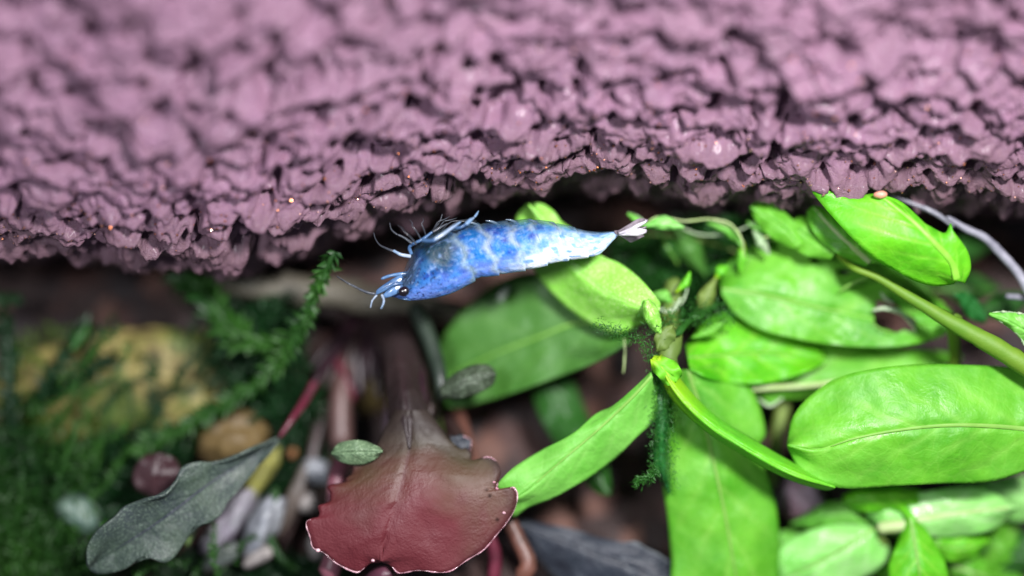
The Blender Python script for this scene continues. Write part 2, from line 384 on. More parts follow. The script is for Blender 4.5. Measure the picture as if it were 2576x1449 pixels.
    fine = t.noise(38, 5, .7)
    col = t.mix(t.ramp(fine, [(.42, 0.), (.7, .55)]), col, lin('#7c5c64'))
    col = t.mix(t.ramp(t.noise(60, 2, .6), [(.62, 0.), (.72, .5)]), col, lin('#583c4c'))
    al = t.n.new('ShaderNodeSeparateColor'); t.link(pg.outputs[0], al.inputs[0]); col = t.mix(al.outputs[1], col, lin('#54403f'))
    t.base(col)
    t.link(t.ramp(t.noise(30, 3), [(.35, .45), (.65, .75)]), t.b.inputs['Roughness'])
    n1 = t.bump(t.noise(17, 5, .65), .35, .03); n2 = t.bump(t.noise(70, 3, .7), .9, .012, n1); t.link(n2, t.b.inputs['Normal'])
    t.b.inputs['Coat Weight'].default_value = .05; t.b.inputs['Coat Roughness'].default_value = .15
    t.b.inputs['Subsurface Weight'].default_value = .0
    n, m = X.shape
    edge_tint = np.clip(1 - (co[..., 2] - e) / .42 + .5 * (fbm(X * 3, SA * 3, 77, 3) - .45), 0, 1) * .6  # browner and darker towards the sponge's lower edge
    colr = np.stack([r1.ravel(), edge_tint.ravel(), r1.ravel(), np.ones(X.size)], 1)
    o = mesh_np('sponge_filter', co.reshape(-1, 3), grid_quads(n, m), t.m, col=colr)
    tag(o, 'large mauve coarse foam sponge filter filling the upper half above the shrimp', 'sponge filter')
    # small metallic facets added over the foam to make its bright glints
    k = 900; idx = RNG.integers(0, n * m, 90000); flat = co.reshape(-1, 3)[idx]
    sel = (flat[:, 1] < .15) & (flat[:, 1] > -.8) & (np.abs(flat[:, 0]) < 4) & (h1.ravel()[idx] > -.1); pts = flat[sel]; pts = pts - [0, .004, 0]
    wgt = RNG.uniform(0, 1, len(pts)) < np.exp(-(np.abs(pts[:, 1] + .0) / .35)); pts = pts[wgt][:1100]
    top = flat[(flat[:, 1] < -.5) & (flat[:, 1] > -1.4) & (np.abs(flat[:, 0]) < 4)][:34]; pts = np.vstack([pts, top])
    vs, fs = [], []
    base_v = np.array([[1, 0, 0], [-1, 0, 0], [0, 1, 0], [0, -1, 0], [0, 0, 1], [0, 0, -1]], float)
    base_f = np.array([[0, 2, 4], [2, 1, 4], [1, 3, 4], [3, 0, 4], [2, 0, 5], [1, 2, 5], [3, 1, 5], [0, 3, 5]])
    for i, p in enumerate(pts):
        r = random.uniform(.0035, .0095) * (1.6 if random.random() < .1 else 1) * (1.5 if p[1] < -.5 else 1)
        q = base_v * r * RNG.uniform(.6, 1.3, (6, 1)); a = RNG.normal(0, 1, (3, 3)); qq, _ = np.linalg.qr(a)
        vs.append(q @ qq + p + np.array([0, -.004, 0])); fs.append(base_f + 6 * i)
    g = NT('glint_metal'); g.base(g.ramp(g.noise(3, 1), [(.42, lin('#d8a898')), (.6, lin('#d07840'))])); g.set(Roughness=.32, Metallic=.85); g.b.inputs['Coat Weight'].default_value = 1; g.b.inputs['Specular IOR Level'].default_value = 1
    gr = mesh_np('glint_facets', np.concatenate(vs), np.concatenate(fs), g.m, o, smooth=False); gr['kind'] = 'stuff'
build_sponge()

# ---------------------------------------------------------------- tank bottom
def build_bottom():
    xs = np.linspace(-9, 9, 520); zs = np.linspace(-4.6, 4.5, 380); X, Z = np.meshgrid(xs, zs)
    h1, r1 = cells(X + 40, Z + 40, .17, 401, tilt=0, miss=.05, steep=3)
    h = h1 * .07 + (fbm(X, Z, 71, 3) - .45) * .5
    Y = 1.85 + .3 * Z - h * .8
    t = NT('dark_soil'); pg = t.n.new('ShaderNodeVertexColor'); pg.layer_name = 'pigment'
    c = t.ramp(pg.outputs[0], [(0., lin('#1d1418')), (.55, lin('#33221f')), (.85, lin('#4a2f2a')), (1., lin('#6d4c40'))]); t.base(c); t.set(Roughness=.7)
    t.link(t.bump(t.noise(14, 4), .6, .03), t.b.inputs['Normal'])
    o = mesh_np('tank_bottom', np.stack([X, Y, Z], -1).reshape(-1, 3), grid_quads(380, 520), t.m, col=np.stack([r1.ravel()] * 3 + [np.ones(X.size)], 1)); o['kind'] = 'structure'
build_bottom()

# ---------------------------------------------------------------- shrimp
def build_shrimp():
    root = thing('shrimp', 'small blue shrimp with dark eye clinging upside down under the mauve sponge', 'shrimp')
    dor = [(972, 744), (992, 748), (1012, 751), (1034, 756), (1065, 754), (1097, 749), (1130, 740), (1158, 727), (1185, 711), (1208, 697), (1222, 696), (1260, 690), (1300, 683), (1349, 674), (1403, 659), (1450, 652), (1500, 643), (1521, 629), (1540, 608), (1558, 590), (1566, 584)]
    ven = [(966, 734), (984, 720), (1002, 703), (1014, 686), (1024, 660), (1036, 634), (1052, 612), (1075, 594), (1100, 581), (1140, 572), (1180, 565), (1230, 560), (1280, 556), (1330, 552), (1380, 557), (1430, 568), (1470, 579), (1505, 583), (1535, 582), (1552, 581), (1562, 580)]
    N, MS = 420, 110
    # match stations along the body by a common parameter
    D = catmull(dor, N); V = catmull(ven, N)
    # keep cross sections nearly perpendicular: re-parameterise by projected axis
    ax = np.array([1562 - 1000, 582 - 741.]); ax /= np.linalg.norm(ax)
    t = np.linspace(0, 1, N)
    c = (D + V) / 2; hv = (D - V) / 2; hl = np.linalg.norm(hv, axis=1)
    segs = [.37, .47, .575, .665, .75, .83]
    step = np.zeros(N)
    for s in segs:
        step += .05 * np.exp(-np.clip((s - t) / .035, 0, 9)) * (t <= s) - .03 * np.exp(-((t - s - .004) / .006) ** 2)
    th = np.linspace(0, 2 * math.pi, MS, endpoint=False)
    wy = hl * np.interp(t, [0, .08, .25, .5, .8, 1], [.5, .55, .62, .58, .5, .6])
    X = c[:, None, 0] + hv[:, None, 0] * np.cos(th) * (1 + step[:, None])
    Z = c[:, None, 1] + hv[:, None, 1] * np.cos(th) * (1 + step[:, None])
    T, TH = np.meshgrid(t, th, indexing='ij')
    # pleura: overlapping side plates with scalloped lower hems
    nz = fbm(T * 40, TH * 4, 3, 3) - .45
    Y = -(wy[:, None] * np.sin(TH) * (1 + 1.5 * step[:, None] + .05 * nz)) * K
    co = np.stack([(X - 1288) * K, Y, (724.5 - Z) * K], -1)
    # pigment (belongs to the shell): h=-1 belly .. 1 back
    h = np.cos(TH)
    hh = h + .25 * (fbm(T * 14, TH * 2.2 + 4, 9, 3) - .45)
    def srgb(hx): return np.array(lin(hx)[:3])
    def mixc(a, b, f): f = np.clip(f, 0, 1)[..., None]; return a * (1 - f) + b * f
    az, deep, peri, pale, slate, white, teal = [srgb(x) for x in ('#0f7cd0', '#1a48b4', '#6f8fe0', '#b4d6f6', '#3e5878', '#f2fafe', '#204a60')]
    base = np.zeros(T.shape + (3,)) + az
    blot = fbm(T * 26 + 3, TH * 5 + 1, 14, 4)
    base = mixc(base, deep, (blot - .45) * 6 * (T < .72) * .55)
    base = mixc(base, slate, np.clip((.24 - T) * 9, 0, 1) * np.clip(.45 - hh, 0, 1) * 1.8)
    base = mixc(base, teal, np.clip(1 - np.abs(T - .29) / .09, 0, 1) * np.clip(.5 - hh, 0, 1) * 2.2)
    # back half: periwinkle
    base = mixc(base, peri, np.clip((hh - .25) * 3.2, 0, 1) * (.35 + .75 * vnoise(T * 30, TH * 6, 5)))
    base = mixc(base, peri * .9, np.clip((.2 - T) * 8, 0, 1) * np.clip(hh * 2, 0, 1) * .6)
    # pale seams between the segments
    for s in segs:
        w = s + .012 * np.sin(TH * 7 + s * 40) + .012 * (vnoise(TH * 8, T * 0 + s * 9, 6) - .5)
        base = mixc(base, srgb('#9fb6cf') if s > .4 else srgb('#7f9bb0'), np.exp(-((T - w) / .015) ** 2) * 1.0)
    # pale tail
    pt = np.clip((T - .60 + .15 * np.clip(hh, -1, 1) + .16 * (fbm(T * 20, TH * 3, 44, 3) - .45)) * 7, 0, 1)
    base = mixc(base, pale, pt * .8)
    base = mixc(base, white, np.clip(pt - .1, 0, 1) * np.clip((hh - .1) * 2.2, 0, 1) * np.clip(.4 + 1.4 * (vnoise(T * 24, TH * 4, 15) - .2), 0, 1))
    base = mixc(base, srgb('#3f8ecf'), np.clip((vnoise(T * 38, TH * 5, 19) - .62) * 6, 0, 1) * (T > .55) * .7)
    # dark freckles on the front, washed-out belly fringe
    fr = vnoise(T * 95, TH * 13, 27)
    base = mixc(base, srgb('#17265c'), np.clip((fr - .74) * 9, 0, 1) * np.clip((.34 - T) * 9, 0, 1) * .85)
    base = mixc(base, srgb('#5e7c8c'), np.clip((-hh - .72) * 5, 0, 1) * .8)
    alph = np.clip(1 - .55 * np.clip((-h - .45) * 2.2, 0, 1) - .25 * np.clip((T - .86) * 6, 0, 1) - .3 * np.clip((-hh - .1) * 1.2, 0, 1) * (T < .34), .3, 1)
    base = mixc(base, srgb('#8fb3ea'), np.clip((vnoise(T * 60 + 9, TH * 9, 29) - .7) * 6, 0, 1) * .6)
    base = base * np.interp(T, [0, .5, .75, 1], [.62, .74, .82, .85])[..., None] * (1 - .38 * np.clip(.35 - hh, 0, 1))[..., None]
    col = np.concatenate([np.clip(base, 0, 1), alph[..., None]], -1).reshape(-1, 4)
    m = NT('shrimp_shell'); pg = m.n.new('ShaderNodeVertexColor'); pg.layer_name = 'pigment'
    f = m.ramp(m.noise(26, 4, .6), [(.35, .82), (.65, 1.12)])
    cc = m.mix(1.0, pg.outputs[0], f, 'MULTIPLY'); m.base(cc); m.link(pg.outputs['Alpha'], m.b.inputs['Alpha']); m.set(Roughness=.45); m.b.inputs['Specular IOR Level'].default_value = .3
    m.b.inputs['Subsurface Weight'].default_value = .25; m.b.inputs['Subsurface Radius'].default_value = (.03, .05, .09); m.b.inputs['Subsurface Scale'].default_value = .5
    m.b.inputs['Coat Weight'].default_value = .1; m.b.inputs['Coat Roughness'].default_value = .2
    n1 = m.bump(m.noise(13, 4, .6), .6, .03); m.link(m.bump(m.noise(48, 3), .4, .008, n1), m.b.inputs['Normal'])
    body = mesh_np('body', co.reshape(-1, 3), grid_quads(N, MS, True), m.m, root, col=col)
    # closed ends
    shell = plain('limb_shell', lin('#5f86b4'), lin('#41638f'), rough=.25, transl=.35, coat=.5, bumps=.3)
    white_s = plain('limb_white', lin('#b8c6d8'), lin('#7fa0c4'), rough=.2, transl=.35, coat=.6)
    dim = plain('limb_dim', lin('#5c626c'), lin('#42464e'), rough=.3, transl=.4, coat=.3)
    face = plain('face_plate', lin('#6287b4'), lin('#3c5a84'), rough=.3, transl=.2, coat=.4, scale=14)
    eye = plain('eye_black', lin('#08030c'), lin('#160814'), rough=.3, coat=1, bumps=0)
    e = blob('eye', 1016, 733, -.1, 14.5, 12.5, eye, root, rot=.2, rough=.02, rz=11, n=24, m=32)
    tube([(1024, 727, -.05), (1016, 732, -.07)], [8, 9], face, e, 'eyestalk')
    tube([(1036, 753, -.01), (1016, 752, -.01), (1000, 750, -.005)], [4, 3, 1], shell, root, 'rostrum')
    tube([(1012, 716, -.05), (992, 729, -.07), (972, 742, -.07), (962, 745, -.06)], [13, 14, 10, 4], face, root, 'antennal_scale', flat=.4)
    tube([(1018, 700, -.01), (996, 710, -.03), (972, 722, -.03), (946, 736, -.02)], [14, 12, 9, 5], face, root, 'antennal_scale', flat=.4)
    tube([(1030, 690, .02), (1005, 690, .0), (980, 694, 0), (958, 702, .0)], [8, 5, 4, 4], shell, root, 'mouthpart', flat=.6)
    tube([(1014, 712, -.08), (990, 716, -.1), (968, 728, -.1), (944, 741, -.08)], [4, 4.5, 4, 2], shell, root, 'antenna_base')
    for pts, r in (([(946, 739, -.05), (928, 737, -.06), (910, 730, -.08), (894, 722, -.1), (880, 715, -.1), (862, 704, -.1), (846, 694, -.09)], [3.6, 3.2, 3, 2.6, 2.4, 1.8, 1]),
                   ([(948, 742, -.06), (938, 754, -.09), (934, 764, -.1), (932, 775, -.1)], [2.6, 2.2, 1.7, 1]),
                   ([(960, 742, -.08), (965, 752, -.11), (965, 762, -.12), (958, 777, -.13)], [3.2, 2.8, 2.6, 1.4])):
        tube(pts, r, dim if r[0] > 3.3 else white_s, root, 'antenna', sub=40, rough=.9)
    def leg(segm, mats, name='walking_leg'):
        a = None
        for i, (pts, r) in enumerate(segm):
            o = tube(pts, r, mats[i % len(mats)], a or root, name if a is None else 'leg_joint', sub=24, rough=.35)
            a = a or o
    leg([([(1034, 645, -.03), (1010, 641, -.06), (988, 630, -.05)], [5, 4.5, 3.5]), ([(990, 632, -.05), (972, 625, -.03), (955, 616, 0), (944, 600, .03), (940, 584, .05)], [3.6, 2.8, 2.2, 1.6, 1])], [white_s, dim])
    leg([([(1036, 640, -.02), (1030, 622, -.05), (1046, 610, -.07)], [5, 4.5, 4]), ([(1044, 612, -.07), (1066, 600, -.08), (1088, 583, -.09)], [4, 4.5, 3]), ([(1088, 584, -.09), (1106, 573, -.08), (1126, 562, -.06)], [4, 3.2, 1.6])], [shell, shell, dim])
    leg([([(1062, 604, -.16), (1080, 606, -.2), (1096, 603, -.22)], [5, 5, 5]), ([(1092, 604, -.22), (1116, 588, -.2), (1137, 573, -.17), (1160, 557, -.12)], [5, 4.4, 4, 2.4])], [shell, white_s])
    leg([([(1140, 574, -.12), (1158, 572, -.16), (1172, 564, -.15)], [4, 4, 4]), ([(1172, 565, -.15), (1182, 555, -.13), (1193, 547, -.1)], [5, 5.5, 2]), ([(1194, 546, -.1), (1200, 537, -.07), (1204, 530, -.05)], [2.5, 3.2, 1])], [shell, white_s, white_s])
    leg([([(1046, 620, .03), (1020, 600, .04), (1000, 590, .04)], [5, 3.5, 2.5]), ([(1000, 591, .04), (985, 578, .05), (980, 560, .06)], [2.4, 2, 1])], [dim, dim])
    leg([([(1080, 594, .03), (1092, 575, .0), (1104, 562, -.02)], [4, 3, 2]), ([(1104, 562, -.02), (1110, 548, -.02), (1112, 538, -.02)], [2, 1.5, .8])], [dim, dim])
    gut = plain('organ_dark', lin('#1c3c5c'), lin('#14304a'), rough=.5)
    tube([(1040, 690, 0), (1090, 650, 0), (1150, 625, 0), (1250, 618, 0), (1360, 605, 0), (1460, 600, 0)], [12, 30, 26, 18, 14, 6], gut, root, 'gut', sub=40)
    for k, (bx, bz, ex_, ez_) in enumerate(((1048, 616, 1000, 566), (1060, 604, 1030, 552), (1072, 596, 1064, 548), (1086, 590, 1132, 544), (1100, 583, 1150, 548), (1112, 580, 1176, 552), (1126, 576, 1200, 556))):
        d0 = -.1 + .035 * k
        mx_, mz_ = (bx + ex_) / 2 - 8, (bz + ez_) / 2 - 9
        leg([([(bx, bz, d0), ((bx + mx_) / 2, (bz + mz_) / 2 - 3, d0 - .05), (mx_, mz_, d0 - .06)], [2.2, 1.8, 1.3]), ([(mx_, mz_, d0 - .06), ((mx_ + ex_) / 2 + 3, (mz_ + ez_) / 2, d0 - .04), (ex_, ez_, d0)], [1.3, 1.1, .5])], [dim, dim])
    # swimmerets along the belly: thin translucent paddles
    fin = NT('fin_membrane'); fin.base(lin('#4c6478')); fin.set(Roughness=.3); fin.b.inputs['Alpha'].default_value = .4; fin.b.inputs['Coat Weight'].default_value = .5
    for x, yv, dx in ((1205, 563, -26), (1252, 559, -26), (1300, 556, -24), (1352, 557, -20), (1398, 563, -14), (1440, 573, -8)):
        for dpt in (-.06, .04):
            tube([(x + 12, yv + 26, dpt * .4), (x + 2, yv + 8, dpt * .6), (x + dx * .5, yv - 1, dpt * .8), (x + dx * 1.2, yv - 4, dpt)], [1, 4, 3, .5], fin.m, root, 'swimmeret', flat=.25, sub=16)
    tfan = plain('tail_fan_shell', lin('#ffffff'), lin('#d0c8d8'), rough=.18, transl=.4, coat=.8, scale=9)
    tfan2 = plain('tail_fan_clear', lin('#b9aeb8'), lin('#81757f'), rough=.2, transl=.5, coat=.6, scale=9)
    def plate(L, R, mid, ys, mat, name): leaf(root, mid, L, R, ys, mat, ye=(.01, .01), wave=.004, puff=.003, n=26, m=11, thick=.008, name=name)
    plate([(1552, 582), (1580, 566), (1604, 551), (1620, 550), (1630, 553)], [(1556, 588), (1580, 576), (1604, 567), (1622, 560), (1630, 553)], [(1554, 585), (1604, 560), (1630, 553)], (-.03, -.05, -.06), tfan2, 'tail_fan')
    plate([(1556, 586), (1585, 574), (1610, 561), (1628, 555)], [(1558, 589), (1590, 578), (1615, 567), (1628, 555)], [(1557, 588), (1600, 570), (1628, 555)], (-.07, -.1, -.1), tfan, 'tail_fan')
    plate([(1556, 588), (1585, 577), (1610, 575), (1626, 578)], [(1558, 592), (1585, 592), (1608, 592), (1626, 584)], [(1557, 590), (1600, 583), (1626, 581)], (-.05, -.1, -.12), tfan, 'tail_fan')
    plate([(1560, 590), (1590, 587), (1612, 590), (1620, 594)], [(1562, 594), (1580, 606), (1590, 609), (1620, 594)], [(1561, 592), (1592, 597), (1620, 594)], (.0, .03, .05), tfan2, 'tail_fan')
    plate([(1545, 581), (1575, 577), (1600, 574), (1626, 571)], [(1548, 590), (1575, 585), (1600, 580), (1626, 571)], [(1546, 585), (1590, 578), (1626, 571)], (-.02, -.02, -.02), tfan2, 'telson')
build_shrimp()

# ---------------------------------------------------------------- central stem plant
A = thing('stem_plant', 'bright green stem plant with long leaves radiating from one node below the shrimp tail', 'aquatic plant')
# leaf behind the shrimp, folded, glaring lime
leaf(A, [(1660, 780), (1600, 770), (1500, 720), (1430, 650), (1390, 590), (1330, 514)],
     [(1655, 788), (1620, 812), (1560, 838), (1500, 822), (1450, 790), (1405, 752), (1365, 708), (1335, 660), (1305, 585), (1302, 545), (1330, 514)],
     [(1660, 765), (1640, 735), (1605, 698), (1560, 664), (1512, 643), (1462, 600), (1435, 575), (1412, 560), (1392, 532), (1362, 513), (1330, 514)],
     (.1, .14, .24, .31, .34, .34), M['lime'], ye=(.22, .08), wave=.02, seed=1, curl=1.1, label='lime green folded leaf passing behind the shrimp', ribto=.8)
# broad mid green leaf
leaf(A, [(1580, 830), (1460, 812), (1350, 850), (1240, 893), (1105, 960)],
     [(1585, 860), (1520, 900), (1440, 935), (1300, 985), (1200, 1014), (1128, 1025), (1105, 960)],
     [(1560, 800), (1480, 740), (1380, 690), (1300, 690), (1220, 730), (1150, 800), (1100, 880), (1105, 960)],
     (.5, .62, .72, .82, .95), M['mid'], ye=(-.08, .1), wave=.03, rib='midrib', ribr=4.5, seed=2, label='broad mid green leaf pointing down left with a pale midrib')
# front leaf, lower left
leaf(A, [(1640, 945), (1590, 1000), (1500, 1085), (1400, 1170), (1330, 1230), (1272, 1268)],
     [(1640, 935), (1600, 975), (1560, 1018), (1500, 1042), (1440, 1095), (1370, 1130), (1300, 1172), (1262, 1205), (1250, 1228), (1268, 1236), (1284, 1222), (1284, 1240), (1272, 1268)],
     [(1650, 955), (1652, 1030), (1645, 1058), (1600, 1100), (1560, 1140), (1500, 1188), (1440, 1225), (1390, 1252), (1330, 1275), (1290, 1300), (1272, 1268)],
     (.06, .08, .1, .12, .12, .12), M['lime2'], ye=(.06, .1), wave=.025, rib='midrib', ribr=4.5, seed=3, label='light green strap leaf with a bitten tip touching the red leaf', ribto=.85)
# big leaf hanging straight down
leaf(A, [(1730, 930), (1765, 1040), (1795, 1160), (1825, 1300), (1850, 1440), (1870, 1560)],
     [(1700, 930), (1668, 1000), (1655, 1100), (1664, 1200), (1680, 1300), (1690, 1400), (1705, 1500), (1870, 1560)],
     [(1800, 915), (1868, 950), (1905, 1010), (1925, 1090), (1905, 1130), (1935, 1210), (1955, 1300), (1958, 1400), (1950, 1500), (1870, 1560)],
     (.3, .34, .36, .38, .42, .5), M['green'], ye=(.1, .14), wave=.03, rib='midrib', ribr=6, seed=4, label='long broad green leaf hanging straight down out of the frame')
# narrow edge-on leaf, yellow at the base
leaf(A, [(1655, 900), (1700, 985), (1780, 1065), (1880, 1130), (1990, 1190), (2100, 1226)],
     [(1650, 905), (1686, 995), (1764, 1074), (1862, 1138), (1974, 1200), (2068, 1230), (2100, 1226)],
     [(1665, 890), (1726, 975), (1796, 1046), (1888, 1104), (1992, 1164), (2080, 1208), (2100, 1226)],
     (.0, -.02, -.02, .0, .02, .05), M['yellowish'], ye=(.12, .2), wave=.02, seed=5, m=21, label='narrow yellow green leaf seen nearly edge on')
# leaf to the right, veined
leaf(A, [(1730, 900), (1830, 893), (1930, 888), (2010, 895), (2080, 905)],
     [(1725, 870), (1790, 800), (1880, 780), (1980, 800), (2050, 845), (2080, 905)],
     [(1735, 930), (1790, 955), (1870, 966), (1960, 958), (2040, 930), (2080, 905)],
     (.35, .5, .55, .58, .6), M['vivid'], ye=(.15, -.1), wave=.03, rib='midrib', ribr=3, seed=6, label='vivid green veined leaf reaching right from the node')
# small leaves and bracts at the node
leaf(A, [(1626, 755), (1640, 790), (1662, 838)], [(1622, 755), (1618, 790), (1640, 828), (1662, 838)], [(1630, 753), (1652, 775), (1662, 810), (1662, 838)], (.05, .04, .08), M['lime'], ye=(.05, .05), n=24, m=11, seed=8)
leaf(A, [(1640, 905), (1665, 925), (1700, 960)], [(1635, 905), (1645, 935), (1680, 970), (1700, 960)], [(1645, 895), (1690, 905), (1715, 935), (1700, 960)], (.02, -.02, 0), M['yellowish'], ye=(.04, .04), n=24, m=11, wave=.04, seed=9)
leaf(A, [(1655, 880), (1660, 850), (1690, 820)], [(1655, 885), (1645, 850), (1665, 825), (1690, 820)], [(1660, 885), (1690, 870), (1700, 840), (1690, 820)], (.1, .08, .1), M['stem_olive'], ye=(.04, .04), n=20, m=9, wave=.03, seed=10)
tube([(1700, 700, .5), (1685, 780, .4), (1690, 850, .25), (1680, 900, .15), (1700, 940, .2)], [26, 24, 28, 30, 16], M['stem_olive'], A, 'stem', rough=.2)
tube([(1700, 845, .1), (1740, 800, .3), (1810, 760, .5)], [10, 9, 7], M['deep'], A, 'stem')
# dark fuzzy edge-on leaf running down from the node
leaf(A, [(1650, 930), (1660, 1000), (1665, 1090), (1668, 1180), (1685, 1240)],
     [(1645, 930), (1652, 1000), (1650, 1090), (1648, 1180), (1685, 1240)], [(1660, 925), (1682, 990), (1680, 1090), (1684, 1190), (1685, 1240)],
     (.22, .2, .2, .22, .28), M['algae'], ye=(.05, .12), seed=11, m=15, label='dark green leaf edge furred with algae')
# lower leaf part showing under the front leaf, and the strap behind it
leaf(A, [(1380, 960), (1420, 1060), (1480, 1160), (1534, 1246)], [(1340, 985), (1365, 1060), (1430, 1160), (1495, 1235), (1534, 1246)], [(1430, 930), (1475, 1040), (1520, 1140), (1535, 1210), (1534, 1246)],
     (1.0, .9, .7, .6), M['deep'], ye=(.05, .1), seed=12, label='dark green strap leaf crossing behind the light one')

fuzz = plain('algae_fuzz', lin('#3c7a2c'), lin('#225c20'), transl=.4)
def fuzz_along(parent, pts, count, length, width, mat, spread=14, name='algae_fuzz', out=(-.6, -.3, .1), jit=.7):
    p = catmull([P(*q) for q in pts], count); p = p + RNG.normal(0, spread * K, p.shape) * np.array([1, .6, 1])
    o = leaflets(name, p, np.tile(out, (count, 1)), length * K, width * K, mat, parent, jitter=jit); o['kind'] = 'stuff'; return o
fuzz_along(A, [(1645, 900, .08), (1654, 1000, .14), (1650, 1090, .14), (1646, 1200, .16)], 700, 13, 1.0, fuzz, 8, jit=1.2)
fuzz_along(A, [(1665, 920, .1), (1680, 1000, .14), (1686, 1100, .14), (1690, 1230, .18)], 700, 12, 1.0, fuzz, 9, jit=1.4)
fuzz_along(A, [(1500, 815, .05), (1560, 838, .05), (1610, 850, .06), (1640, 900, .06)], 600, 12, 1.0, fuzz, 9, out=(.1, -.3, -.4), jit=1.2)
fuzz_along(A, [(1630, 830, .1), (1700, 800, .2), (1790, 790, .3), (1840, 800, .35)], 900, 16, 1.2, fuzz, 16, out=(.2, -.3, .3))
fuzz_along(A, [(1600, 1215, .12), (1640, 1195, .1), (1655, 1180, .1)], 260, 14, 1.4, fuzz, 6, out=(-.6, 0, -.2))

# ---------------------------------------------------------------- right-hand plant
B = thing('stem_plant', 'tall green plant at the right edge with a thick yellow green stem and holed leaves', 'aquatic plant')
leaf(B, [(1815, 728), (1920, 742), (2040, 770), (2180, 800), (2300, 815), (2400, 812)],
     [(1810, 715), (1840, 655), (1900, 620), (1980, 600), (2070, 600), (2160, 625), (2250, 680), (2330, 735), (2395, 780), (2400, 812)],
     [(1815, 740), (1850, 790), (1910, 828), (2000, 852), (2100, 868), (2200, 874), (2290, 868), (2370, 845), (2400, 812)],
     (.5, .48, .46, .48, .5, .52), M['green'], ye=(.16, -.02), wave=.03, rib='midrib', ribr=5, seed=21, n=110, m=61, ribto=.55,
     holes=((2053, 652, 17, 11, -.3), (2122, 684, 22, 9, -.1), (2245, 800, 58, 34, .45)), label='wide green leaf with three holes rotted through it')
# pale torn rims of the big hole
tube([(2192, 782, .42), (2225, 776, .4), (2262, 785, .4), (2290, 812, .41), (2305, 838, .44)], [3, 6, 6, 4, 2], M['lip'], B, 'torn_rim', rough=.8)
tube([(2188, 806, .42), (2215, 828, .42), (2250, 840, .43)], [1, 2, 1], M['midrib'], B, 'torn_rim', rough=.8)
tube([(2215, 735, .4), (2228, 752, .39), (2250, 765, .4)], [2, 5, 2], M['lip'], B, 'torn_rim', rough=.8)
tube([(2110, 735, .42), (2140, 715, .4), (2178, 700, .38), (2186, 702, .38)], [2, 4, 5, 3], M['midrib'], B, 'torn_rim', rough=.5)
# lower leaf with pale cut midrib
leaf(B, [(1798, 992), (1900, 978), (2020, 972), (2150, 958), (2300, 945), (2420, 900)],
     [(1798, 988), (1880, 940), (1960, 880), (2080, 860), (2200, 868), (2330, 880), (2420, 900)],
     [(1798, 995), (1870, 1008), (1920, 1004), (1938, 1022), (1965, 1002), (2020, 1000), (2100, 985), (2250, 960), (2420, 900)],
     (.68, .66, .66, .66, .68, .75), M['green'], ye=(.12, .06), wave=.03, seed=22, label='green leaf whose pale cut midrib sticks out at the left')
tube([(1796, 992, .52), (1850, 983, .53), (1930, 976, .54), (2020, 971, .55), (2150, 957, .56), (2280, 945, .58)], [7, 8, 8, 7, 6, 4], M['cream'], B, 'midrib')
tube([(1905, 1002, .58), (1932, 1020, .56), (1948, 1016, .56), (1970, 1000, .58)], [3, 5, 4, 3], M['lip'], B, 'torn_rim', rough=.6)
# bright leaf at the top right, folded round its stalk
leaf(B, [(2408, 705), (2395, 660), (2360, 620), (2300, 560), (2250, 520), (2208, 488)],
     [(2400, 712), (2350, 718), (2300, 705), (2250, 678), (2200, 650), (2150, 605), (2100, 552), (2060, 505), (2042, 476), (2085, 480), (2120, 500), (2165, 520), (2208, 488)],
     [(2425, 712), (2441, 675), (2432, 630), (2400, 585), (2392, 562), (2385, 590), (2380, 606), (2350, 590), (2310, 548), (2262, 506), (2208, 488)],
     (-.1, -.16, -.18, -.16, -.12, -.08), M['vivid'], ye=(.14, .04), wave=.03, rib='midrib_light', ribr=10, seed=23, label='glossy vivid green leaf with a bright thick midrib under the sponge edge')
leaf(B, [(2190, 660), (2130, 610), (2080, 560), (2045, 520)], [(2180, 668), (2110, 640), (2050, 590), (2030, 540), (2045, 520)], [(2240, 670), (2180, 600), (2120, 550), (2070, 525), (2045, 520)], (.25, .22, .25, .3), M['green'], ye=(.05, .05), seed=24, rib='cream', ribr=8, label='pale stalked leaf tucked behind the vivid one')
# stems
tube([(2095, 625, .42), (2115, 648, .36), (2130, 662, .3), (2155, 678, .2), (2210, 700, .18), (2300, 755, .14), (2400, 815, .1), (2500, 870, .05), (2620, 945, 0)], [7, 8, 10, 13, 17, 21, 24, 26, 27], M['stem'], B, 'stem', rough=.15, sub=60)
tube([(2400, 790, .2), (2400, 850, .35), (2402, 900, .5), (2402, 950, .6)], [22, 17, 15, 18], M['stem'], B, 'stem')
tube([(1975, 995, .9), (1962, 1060, .85), (1948, 1140, .8), (1940, 1230, .8)], [20, 20, 18, 14], M['stem_olive'], B, 'stem')
# big oval leaf at the right
leaf(B, [(2640, 1085), (2500, 1072), (2380, 1070), (2260, 1082), (2150, 1103), (2060, 1130), (1982, 1120)],
     [(2640, 930), (2500, 922), (2400, 918), (2300, 918), (2200, 928), (2110, 950), (2040, 995), (1995, 1050), (1982, 1120)],
     [(2640, 1160), (2560, 1190), (2480, 1212), (2360, 1216), (2240, 1222), (2130, 1228), (2060, 1212), (2010, 1180), (1982, 1120)],
     (.1, .05, 0, -.02, 0, .04, .1), M['green'], ye=(.16, .1), wave=.02, rib='midrib', ribr=7, seed=25, n=80, m=41, label='large oval green leaf at the right edge with a long pale midrib', ribto=.85)
leaf(B, [(2480, 790), (2530, 770), (2600, 745)], [(2480, 800), (2540, 800), (2600, 745)], [(2470, 770), (2530, 735), (2600, 745)], (.7, .75, .8), M['deep'], ye=(.05, .05), seed=26)
leaf(B, [(2480, 800), (2430, 760), (2400, 740)], [(2480, 812), (2440, 800), (2400, 740)], [(2470, 770), (2430, 735), (2400, 740)], (.5, .45, .4), M['algae'], ye=(.05, .05), seed=31)
